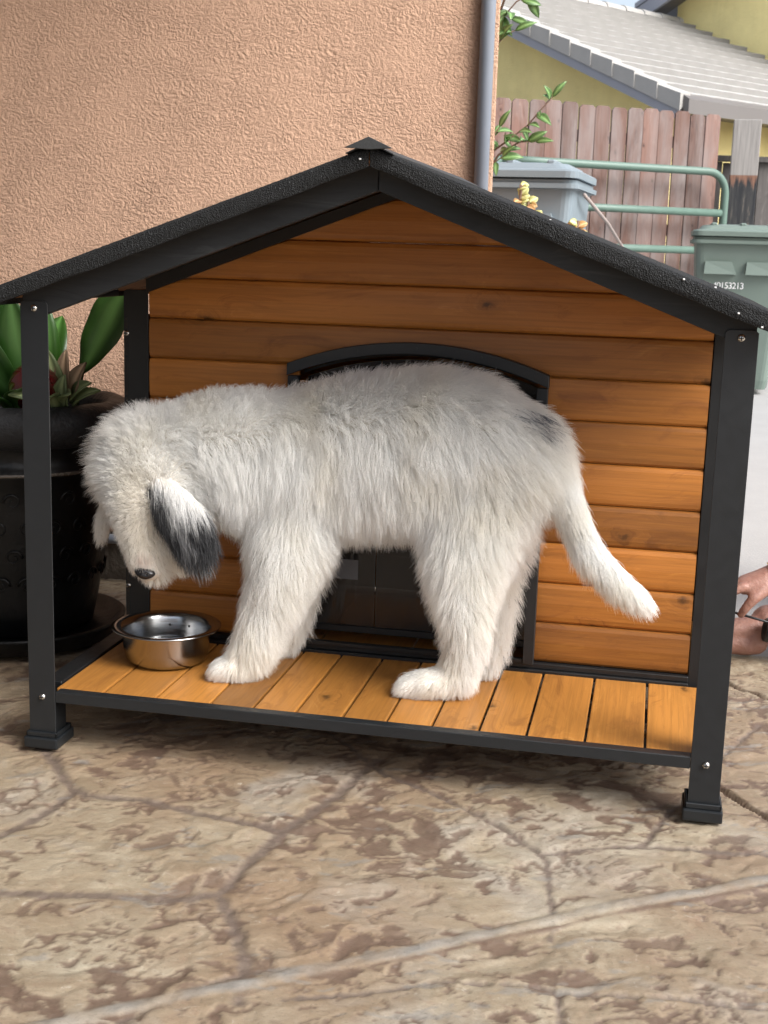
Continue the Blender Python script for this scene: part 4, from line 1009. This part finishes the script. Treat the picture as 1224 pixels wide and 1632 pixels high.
# twigs and leaves of the shrub beside the wall corner
M['bark'] = simple('thin_bark', (.16, .10, .07), .8)
M['sleaf'] = leaf_mat('shrub_leaf', (.07, .15, .05), (.13, .24, .08), .4)
def shrub(label, root, stems, seed, size=.055):
    rs = random.Random(seed); r0 = empty('shrub', root); tag(r0, label, 'shrub', None)
    rt = Vector(root)
    sb = BM()
    for pts in stems:
        P = [Vector(p)-rt for p in pts]; tube(P, [.006-.004*i/(len(P)-1) for i in range(len(P))], 7, sb)
    obj('stem', sb, M['bark'], r0, True)
    for pts in stems:
        P = [Vector(p)-rt for p in pts]; n = len(P)
        for k in range(1, n):
            for rep in range(rs.choice((2, 3, 3))):
                t = rs.random(); c = P[k-1].lerp(P[k], t)
                if pts[k][2] < 1.0 and pts[k][2] < root[2]+.7 and rep: continue
                d = Vector((rs.uniform(-1, 1), rs.uniform(-1, .6), rs.uniform(-.8, .7))).normalized()
                L = size*rs.uniform(.75, 1.5)
                leaf('leaf', c, c+d*L, L*.38, r0, M['sleaf'], nrm=(rs.uniform(-.5, .5), -1, rs.uniform(.2, 1)), bend=.15, cup=.3, nu=6, shapef=lambda s: math.sin(PI*s**.8)**.9)
        leaf('leaf', P[-1], P[-1]+(P[-1]-P[-2]).normalized()*size*1.3, size*.4, r0, M['sleaf'], nu=6, shapef=lambda s: math.sin(PI*s**.8)**.9)
shrub('thin shrub with a leafy twig reaching up to the right over the grey bin', (.22, 3.2, .14),
      [[(.22, 3.2, .14), (.24, 3.2, .7), (.30, 3.2, 1.1), (.36, 3.2, 1.26), (.44, 3.2, 1.32), (.505, 3.2, 1.37), (.555, 3.2, 1.43), (.595, 3.2, 1.475)],
       [(.24, 3.2, .7), (.31, 3.15, 1.15), (.37, 3.12, 1.30), (.41, 3.1, 1.355)],
       [(.22, 3.2, .5), (.30, 3.22, 1.05), (.36, 3.2, 1.21), (.42, 3.15, 1.25)],
       [(.30, 3.2, 1.1), (.40, 3.2, 1.26), (.48, 3.2, 1.31), (.54, 3.18, 1.31)]], 5, .062)
shrub('taller leafy twigs showing at the top of the stucco wall corner', (.12, 3.45, .14),
      [[(.12, 3.45, .14), (.13, 3.4, 1.0), (.24, 3.35, 1.5), (.35, 3.3, 1.75), (.43, 3.3, 1.84), (.50, 3.3, 1.88)],
       [(.24, 3.35, 1.5), (.34, 3.3, 1.66), (.40, 3.28, 1.72), (.43, 3.28, 1.73)],
       [(.35, 3.3, 1.75), (.40, 3.3, 1.9), (.47, 3.3, 1.93)], [(.24, 3.35, 1.5), (.36, 3.3, 1.80), (.41, 3.3, 1.78)]], 9, .070)
M['jade'] = leaf_mat('jade_leaf', (.42, .33, .10), (.62, .30, .16), .35)
M['jade2'] = leaf_mat('jade_leaf_green', (.42, .46, .16), (.60, .58, .25), .35)
def jade(label, root, tops, seed):
    rs = random.Random(seed); r0 = empty('jade_plant', root); tag(r0, label, 'succulent'); rt = Vector(root); sb = BM()
    for tp in tops:
        P = [Vector((0, 0, 0)), Vector((tp[0]-rt.x, tp[1]-rt.y, (tp[2]-rt.z)*.55))*1.0, Vector(tp)-rt]
        tube(P, [.012, .008, .005], 8, sb)
        for k in range(9):
            a = rs.random()*6.28; e = rs.uniform(-.3, .9); d = Vector((math.cos(a)*math.cos(e), math.sin(a)*math.cos(e), math.sin(e)))
            c = P[-1]-Vector((0, 0, rs.uniform(0, .07)))
            leaf('leaf', c, c+d*.036, .028, r0, rs.choice((M['jade'], M['jade2'])), nrm=(rs.uniform(-.4, .4), -1, .6), bend=.1, cup=.3, thick=.005, nu=6)
    obj('stem', sb, M['bark'], r0, True)
jade('succulent with orange edged round leaves peeping over the left of the black roof slope', (.60, 2.55, .18-.01), [(.556, 2.6, 1.12), (.585, 2.6, 1.065), (.612, 2.55, 1.035), (.635, 2.55, 1.01)], 3)
jade('single yellow green succulent sprig peeping over the middle of the black roof slope', (.76, 2.55, -.012), [(.757, 2.6, 1.005), (.765, 2.6, .96)], 4)
# the first jade stands on the bed's edge, keep its foot on the soil level
bpy.data.objects['jade_plant'].location.z = -.012
for ch in bpy.data.objects['jade_plant'].children: ch.location.z = .182

# ---------------------------------------------------------------- red picket fence and pipe gate
M['picket'] = wood('weathered_red_picket', 2, (.20, .115, .092), (.075, .045, .04), (.32, .225, .195), .8, True, .75, (.25, .225, .22))
M['gatepaint'] = simple('green_gate_paint', (.105, .17, .14), .45, 0, .5, None, .15, 25)
FA = Vector((-.9, 7.42, 0)); FB = Vector((1.415, 8.985, 0)); FD = (FB-FA).normalized(); FN = Vector((-FD.y, FD.x, 0))
fence = empty('picket_fence', FA, math.atan2(FD.y, FD.x)); tag(fence, 'weathered reddish wooden picket fence with dog eared tops behind the pipe gate', 'fence')
n_p = int((FB-FA).length/.1415); 
for i in range(n_p+1):
    x = (FB-FA).length-.0695-i*.1415; hh = 2.0+random.uniform(-.012, .012); w2 = .0675+random.uniform(-.0012, .0012); e = .022
    pts = [(-w2, -.95), (w2, -.95), (w2, hh-.97-e), (w2-e, hh-.97), (-w2+e, hh-.97), (-w2, hh-.97-e)]
    o = obj('picket', prism(pts, 'y', -.008, .008, .002), M['picket'], fence, False, (x, random.uniform(-.003, .003), .96)); o.rotation_euler = (0, R(random.uniform(-.25, .25)), R(random.uniform(-1.2, 1.2)))
for z in (.35, 1.05, 1.72): obj('fence_rail', box(0, (FB-FA).length, .014, .052, z, z+.085, .003), M['picket'], fence)
for x in (.1, (FB-FA).length-.1): obj('fence_post', box(x-.045, x+.045, .055, .145, -.02, 1.9, .004), M['picket'], fence)
gate = empty('pipe_gate', FA-FN*.16, math.atan2(FD.y, FD.x)); tag(gate, 'green painted tubular steel gate leaning in front of the picket fence', 'gate')
gx1 = 2.800; rT, rB = .0285, .0285; gx0 = .60; zt, zb = 1.545, .34
loop = [(gx0+.2, 0, zt), (1.2, 0, zt), (gx1-.19, 0, zt)]+[(gx1-.19+.17*math.sin(PI/2*k/8), 0, zt-.17+.17*math.cos(PI/2*k/8)) for k in range(1, 9)]+[(gx1-.02, 0, .9), (gx1-.02, 0, zb+.17)]+[(gx1-.19+.17*math.cos(PI/2*k/8), 0, zb+.17-.17*math.sin(PI/2*k/8)) for k in range(1, 9)]+[(gx0+.2, 0, zb)]
obj('gate_frame', tube(loop, .030, 16), M['gatepaint'], gate, True)
for z in (1.235, .945, .65): obj('gate_bar', tube([(gx0+.03, 0, z), (gx1-.05, 0, z)], .029, 16), M['gatepaint'], gate, True)
obj('gate_frame', tube([(gx0+.2, 0, zb), (gx0+.05, 0, zb+.1), (gx0, 0, zb+.25), (gx0, 0, zt-.25), (gx0+.05, 0, zt-.1), (gx0+.2, 0, zt)], .030, 16), M['gatepaint'], gate, True)
for x in (gx0, gx1-.02): obj('gate_foot', tube([(x, 0, -.009), (x, 0, zb+.2)], .026, 12), M['gatepaint'], gate, True)
strap = tag(obj('strap', tube([(.655, 4.60, 1.175), (.745, 5.35, 1.06), (.80, 6.2, .95), (.87, 7.0, .82)], .009, 8), simple('grey_brown_strap', (.32, .27, .25), .6), None, True), 'thin grey brown strap running down from the grey bin rim past the gate', 'strap')

# ---------------------------------------------------------------- grey weathered fence at the right edge
M['greyboard'] = wood('grey_weathered_board', 2, (.11, .10, .095), (.05, .047, .045), (.20, .185, .17), .85, True, .8)
def charred():
    t = NT('scorched_post'); v = t.coord(); sx = t.n('SeparateXYZ'); t.t.links.new(v, sx.inputs[0])
    n = t.noise(t.mapp(v, (22, 22, 3)), 1, 5, .65, .6); n2 = t.noise(t.mapp(v, (60, 60, 4)), 1, 3)
    g = t.math('ADD', sx.outputs[2], t.math('MULTIPLY', t.math('SUBTRACT', n, .5), .35))
    up = t.mix(n2, (.20, .19, .18), (.38, .36, .34)); rust = t.mix(n2, (.16, .075, .05), (.27, .15, .10)); dark_ = t.ramp(n, [(.45, (.022, .024, .028)), (.62, (.05, .05, .05)), (.72, (.24, .20, .16))])
    c = t.mix(t.ramp(g, [(.47, 0), (.52, 1)]), dark_, rust); c = t.mix(t.ramp(sx.outputs[2], [(.535, 0), (.537, 1)]), c, up)
    t.set('Base Color', c); t.set('Roughness', .85); t.bump(n2, .003); return t.m
gf = empty('board_fence', (1.45, 9.25, 0), R(14)); tag(gf, 'dark grey weathered board fence at the right edge beyond the green bin', 'fence')
for i in range(26):
    x = -.05+i*.145
    if abs(x-.12) < .06: pass
    hh = 1.66+random.uniform(-.015, .015)
    obj('board', box(-.069, .069, -.009, .009, -hh/2, hh/2, .003), M['greyboard'], gf, False, (x, random.uniform(-.004, .004), hh/2-.01))
obj('fence_rail', box(-.12, 3.7, -.055, .03, 1.655, 1.70, .003), M['greyboard'], gf)
obj('fence_rail', box(-.12, 3.7, .012, .05, .4, .49, .003), M['greyboard'], gf)
M['char'] = charred()
gp_ = obj('gate_post', box(-.105, .105, -.055, .055, -1.40, .98-.42+.4, .004), M['char'], None, False, (1.63, 9.05, 1.00)); gp_.scale = (1, 1, 1)
tag(gp_, 'thick wooden post, bare grey above and scorched black below, behind the green bin', 'post')

# ---------------------------------------------------------------- the yellow house beyond
HA = R(39); E0 = Vector((1.108, 12.929, 2.560)); nn = Vector((-math.cos(HA), math.sin(HA), 0)); ee = Vector((math.sin(HA), math.cos(HA), 0)); SL = .42
def hp_(s, e, dz=0): return E0+nn*s+ee*e+Vector((0, 0, SL*s+dz))
yh = empty('yellow_house', (E0.x, E0.y, 0)); tag(yh, 'yellow stucco house with pale grey concrete tile roof beyond the fences', 'house')
def hobj(name, verts, faces, mat, smooth=False):
    me = bpy.data.meshes.new(name); me.from_pydata([tuple(Vector(v)-Vector((E0.x, E0.y, 0))) for v in verts], [], faces); me.update()
    b = BM(); b.from_mesh(me); bmesh.ops.recalc_face_normals(b, faces=b.faces); b.to_mesh(me); b.free()
    return link_mesh(name, me, mat, yh, smooth)
def slab(name, P, thick, mat, up=Vector((0, 0, 1))):
    P = [Vector(p) for p in P]; n = len(P); Q = [p-up*thick for p in P]
    fs = [list(range(n)), list(range(2*n-1, n-1, -1))]+[[i, (i+1) % n, n+(i+1) % n, n+i] for i in range(n)]
    return hobj(name, P+Q, fs, mat)
SR = 4.6; IN = .45
# walls
g0 = Vector((0, 0, 0))
def vp(s, e, z): v = E0+nn*s+ee*e; return Vector((v.x, v.y, z))
P = [vp(IN, IN, -.1), vp(9.2-IN, IN, -.1), vp(9.2-IN, IN, 2.5+SL*IN-.05), vp(SR, IN, 2.5+SL*SR-.16), vp(IN, IN, 2.5+SL*IN-.05)]
Q = [p+ee*14 for p in P]; n = 5
hobj('wall', P+Q, [list(range(n)), list(range(2*n-1, n-1, -1))]+[[i, (i+1) % n, n+(i+1) % n, n+i] for i in range(n)], M['yellow'])
M['trim'] = simple('grey_blue_trim_paint', (.30, .31, .35), .6, 0, .4, None, .06, 3)
M['trimb'] = simple('brown_grey_gutter', (.15, .14, .135), .5, 0, .4, None, .06, 3)
M['tile'] = simple('grey_concrete_roof_tile', (.40, .39, .37), .8, 0, .3, (60, .003), .14, 5)
M['tile_edge_shade'] = simple('tile_butt_edge_shade', (.24, .235, .225), .9, 0, .2, (40, .003), .2, 5)  # darker lip colour paints in the shade lines between tile courses
# roof deck with fascias
slab('roof_deck', [hp_(0.0, .03, -.03), hp_(0.0, 15, -.03), hp_(SR, 15, -.03), hp_(SR, .03, -.03)], .06, M['trim'])
slab('roof_deck', [hp_(SR, .03, -.03), hp_(SR, 15, -.03), vp(9.2, 15, 2.53), vp(9.2, .03, 2.53)], .06, M['tile'])
slab('barge_board', [hp_(-.02, -.02, -.035), hp_(-.02, .025, -.035), hp_(SR, .025, -.035), hp_(SR, -.02, -.035)], .20, M['trim'])
slab('gutter', [hp_(-.13, .0, .03), hp_(-.13, 15, .03), hp_(-.003, 15, .05), hp_(-.003, .0, .05)], .15, M['trimb'])
slab('soffit', [vp(.0, .03, 2.44), vp(.0, 15, 2.44), vp(IN, 15, 2.46), vp(IN, .03, 2.46)], .02, M['trimb'])
# tile courses parallel to the eave
NC = 14; ex = SR/NC
for k in range(NC):
    s0 = k*ex-.03; s1 = (k+1)*ex+.04; nseg = 46; L = 14.8
    verts = []; faces = []
    for i in range(nseg*4+1):
        e = L*i/(nseg*4); bump = .003*math.cos(i*PI/2) if True else 0
        for (s, dz) in ((s0, -.02), (s0, .075), (s1, .000)):
            verts.append(hp_(s, e, dz-.02+(bump if dz > 0 else 0)))
    for i in range(nseg*4):
        a = i*3; faces += [[a, a+3, a+4, a+1], [a+1, a+4, a+5, a+2]]
    o = hobj('tile_course', verts, faces, M['tile']); o.data.materials.append(M['tile_edge_shade'])
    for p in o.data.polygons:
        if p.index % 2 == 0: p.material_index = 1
# barge tiles along the rake
for k in range(NC):
    s0 = k*ex-.05; s1 = (k+1)*ex+.05
    A = [hp_(s0, -.05, -.125), hp_(s0, -.05, .055), hp_(s0, .10, .075), hp_(s0, .13, .02)]
    B = [hp_(s1, -.028, -.135), hp_(s1, -.028, .020), hp_(s1, .09, .035), hp_(s1, .12, .0)]
    vs = A+B; inn = [v+ee*.018-Vector((0, 0, .012)) for v in A[:3]]
    hobj('barge_tile', vs, [[0, 1, 5, 4], [1, 2, 6, 5], [2, 3, 7, 6], [0, 4, 7, 3], [0, 3, 2, 1]], M['tile'])
# ridge tiles
for k in range(34):
    e0 = .0+k*.42; vs = []; fs = []
    for j, e in enumerate((e0, e0+.46)):
        rr = .13-.02*j
        for q in range(7):
            a = PI*q/6; c = hp_(SR, e, .0); vs.append(c+nn*(-rr*math.cos(a))+Vector((0, 0, rr*.75*math.sin(a)-.03)))
    for q in range(6): fs.append([q, q+1, 8+q, 7+q])
    fs.append(list(range(7))); hobj('ridge_tile', vs, fs, M['tile'])
# upper storey rising through the roof
U0 = 5.55
P = [vp(-1.2+1.2+.6, U0, 2.3), vp(9.0, U0, 2.3), vp(9.0, U0, 5.2), vp(4.8, U0, 7.0), vp(.6, U0, 5.2)]
P = [vp(.3, U0, 2.55), vp(4.62, U0, 3.6), vp(4.62, U0, 4.9), vp(.3, U0, 6.75), ]
Q = [p+ee*6 for p in P]; n = 4
hobj('upper_wall', P+Q, [list(range(n)), list(range(2*n-1, n-1, -1))]+[[i, (i+1) % n, n+(i+1) % n, n+i] for i in range(n)], M['yellow'])
slab('barge_board', [vp(5.05, U0-.5, 4.66), vp(5.05, U0-.44, 4.66), vp(.0, U0-.44, 6.85), vp(.0, U0-.5, 6.85)], .22, M['trim'])
slab('roof_deck', [vp(5.05, U0-.52, 4.74), vp(5.05, U0+6, 4.74), vp(.0, U0+6, 6.93), vp(.0, U0-.52, 6.93)], .07, M['trim'])
slab('soffit', [vp(5.0, U0-.43, 4.58), vp(5.0, U0-.003, 4.58), vp(.0, U0-.003, 6.78), vp(.0, U0-.43, 6.78)], .03, M['trimb'])

# ---------------------------------------------------------------- person sitting at the right, hand and bare foot in view
def skin_mat():
    t = NT('skin'); v = t.coord(); n = t.noise(v, 18, 4, .6); n2 = t.noise(v, 120, 4)
    n3 = t.noise(v, 70, 5, .7, .5); t.set('Base Color', t.mix(t.ramp(n3, [(.45, 0), (.7, .5)]), t.mix(n, (.23, .11, .08), (.36, .20, .155)), (.20, .075, .055))); t.set('Roughness', .5); t.set('Subsurface Weight', .12); t.set('Subsurface Radius', (.01, .004, .002)); t.bump(t.math('ADD', n2, t.noise(t.mapp(v, (1, 1, 1)), 55, 5, .7, 1.0)), .0016); return t.m
M['skinp'] = skin_mat()
def pt(*a): return a
PCH = {
 'footsole': [(1.300, .965, .028, .030, .034), (1.250, .958, .032, .031, .034), (1.205, .950, .030, .027, .040), (1.150, .940, .020, .018, .046), (1.120, .936, .016, .014, .044)],
 'heel': [(1.318, .966, .034, .033, .032), (1.312, .968, .058, .030, .028), (1.345, .985, .075, .036, .036)],
 'instep': [(1.315, .968, .066, .028, .028), (1.265, .960, .056, .030, .030), (1.205, .950, .040, .026, .032)],
 'toe1': [(1.12, .905, .016, .015, .014), (1.085, .903, .016, .014, .014)], 'toe2': [(1.115, .929, .014, .011, .010), (1.083, .928, .012, .010, .010)],
 'toe3': [(1.115, .946, .013, .0105, .0095), (1.089, .946, .011, .0095, .009)], 'toe4': [(1.117, .962, .012, .010, .009), (1.096, .963, .010, .009, .0085)], 'toe5': [(1.125, .977, .011, .0095, .009), (1.106, .979, .010, .0085, .008)],
 'shin': [(1.345, .985, .078, .040, .040), (1.44, 1.00, .090, .048, .048), (1.58, 1.02, .105, .058, .058), (1.74, 1.04, .100, .062, .062)],
 'thigh': [(1.76, 1.04, .105, .066, .066), (1.86, 1.16, .125, .082, .085), (1.96, 1.30, .145, .10, .10)],
 'thigh2': [(1.98, 1.42, .15, .10, .10), (1.80, 1.50, .22, .08, .08), (1.62, 1.48, .30, .065, .065)], 'shin2': [(1.62, 1.48, .30, .062, .062), (1.60, 1.40, .16, .050, .05), (1.60, 1.32, .06, .036, .036)],
 'foot2': [(1.60, 1.33, .04, .034, .032), (1.52, 1.24, .030, .028, .035), (1.47, 1.19, .018, .016, .040)],
 'trunk': [(1.99, 1.36, .17, .13, .14), (1.97, 1.35, .34, .12, .15), (1.92, 1.32, .52, .13, .17), (1.88, 1.30, .62, .10, .17)],
 'shoulders': [(1.86, 1.11, .62, .060, .060), (1.88, 1.30, .66, .075, .075), (1.90, 1.49, .62, .060, .060)],
 'neck': [(1.87, 1.30, .68, .052, .052), (1.83, 1.29, .78, .05, .05)],
 'head': [(1.815, 1.285, .86, .085, .076), (1.795, 1.28, .90, .09, .078), (1.78, 1.28, .82, .06, .056)], 'nosep': [(1.700, 1.28, .85, .012, .011), (1.712, 1.28, .87, .009, .008)],
 'armr': [(1.86, 1.10, .61, .052, .052), (1.72, 1.00, .47, .042, .042), (1.60, .945, .36, .036, .036)], 'fore': [(1.60, .945, .36, .038, .038), (1.46, .93, .28, .034, .032), (1.355, .925, .215, .025, .028)],
 'hand': [(1.350, .925, .208, .025, .029), (1.312, .920, .186, .026, .038), (1.282, .918, .176, .022, .042)],
 'f1': [(1.275, .884, .178, .0115, .0105), (1.243, .880, .160, .0098, .0098), (1.238, .886, .130, .0088, .0088), (1.255, .893, .112, .0080, .0080)],
 'f2': [(1.272, .905, .180, .0118, .0105), (1.236, .902, .160, .0100, .0100), (1.230, .906, .127, .0088, .0088), (1.250, .910, .108, .0080, .0080)],
 'f3': [(1.272, .926, .178, .0115, .0105), (1.240, .926, .156, .0098, .0098), (1.236, .928, .126, .0086, .0086), (1.254, .928, .109, .0078, .0078)],
 'f4': [(1.275, .947, .172, .0105, .0100), (1.248, .948, .151, .0090, .0090), (1.245, .948, .126, .0080, .0080), (1.260, .945, .112, .0072, .0072)],
 'thumb': [(1.325, .893, .178, .018, .015), (1.300, .876, .156, .0135, .0125), (1.285, .876, .134, .0110, .0108), (1.276, .882, .116, .0098, .0095)],
 'arml': [(1.90, 1.50, .61, .052, .052), (1.82, 1.58, .46, .042, .042), (1.72, 1.56, .38, .035, .035), (1.63, 1.50, .37, .028, .028)],
}
pm = skin_mesh('person', PCH, .0048, 4)
person = link_mesh('person', pm, M['skinp'], None, True); tag(person, 'person sitting at the right edge, only a bare foot and a hand in view', 'person')
M['trouser'] = simple('dark_trouser_cloth', (.012, .015, .022), .75, 0, .3, (160, .002)); M['shirt'] = simple('charcoal_shirt_cloth', (.05, .05, .055), .85, 0, .2, (160, .002))
def grow(keys, g): return {k: [(a, b, c, r+g, q+g) for a, b, c, r, q in PCH[k]] for k in keys}
tr = grow(['shin', 'thigh', 'thigh2', 'shin2'], .012); tr['shin'] = [(1.405, .985, .085, .050, .050)]+tr['shin'][1:]
tr['trunk'] = [(1.99, 1.36, .17, .145, .155), (1.97, 1.35, .30, .13, .16)]
link_mesh('trousers', skin_mesh('trousers', tr, .010, 3), M['trouser'], person, True)
st_ = grow(['shoulders'], .012); st_['trunk'] = [(1.97, 1.35, .31, .137, .165), (1.92, 1.32, .52, .142, .182), (1.88, 1.30, .62, .112, .182)]
st_['a'] = [(1.86, 1.10, .61, .064, .064), (1.74, 1.015, .49, .055, .055)]; st_['b'] = [(1.90, 1.50, .61, .064, .064), (1.83, 1.57, .48, .055, .055)]
link_mesh('shirt', skin_mesh('shirt', st_, .010, 3), M['shirt'], person, True)
M['hair'] = simple('dark_hair', (.02, .014, .010), .6, 0, .4, (200, .004))
link_mesh('hair', skin_mesh('hair', {'h': [(1.84, 1.285, .895, .092, .086), (1.815, 1.282, .925, .088, .083), (1.85, 1.287, .84, .07, .075)]}, .010, 3), M['hair'], person, True)
M['gold'] = simple('gold', (.75, .50, .20), .25, 1)
gbm = BM()
wp = Vector((1.347, .925, .208)); wd3 = Vector((-.42, -.02, -.30)).normalized(); a3 = wd3.cross(Vector((0, 1, 0))).normalized(); b3 = wd3.cross(a3)
for k in range(3):
    c = wp-wd3*(.006*k-.004)
    pts = [c+(a3*math.cos(q*2*PI/40)*.0275+b3*math.sin(q*2*PI/40)*.031)*(1+.012*math.sin(q*2.4+k)) for q in range(41)]
    tube(pts, .0019, 7, gbm, False)
tag(obj('bracelet', gbm, M['gold'], None, True), 'thin twisted gold bracelet on the wrist of the person at the right', 'bracelet')
# thin tool in the fingers, its black handle end resting by the heel
def tool():
    r0 = empty('hand_tool', (1.345, .915, .045)); tag(r0, 'black hand tool with round end lying against the bare heel', 'tool')
    ax = Vector((.86, .10, -.10)).normalized()
    b = lathe([(0, .010), (.016, .010), (.0205, .004), (.024, -.001), (.0265, .0), (.0275, .006), (.0275, .030), (.024, .040), (.024, .13), (.020, .14), (0, .14)], 36)
    q = ax.to_track_quat('Z', 'Y').to_matrix()
    for v in b.verts: v.co = q @ v.co
    hndl = obj('handle', b, M['rubber'], r0, True, (-.012, 0, .032))
    obj('rod', tube([(-.105, -.016, .075), (-.015, -.012, .055), (.03, -.002, .040)], .0028, 8), M['metal_dark'], r0, True)
tool()
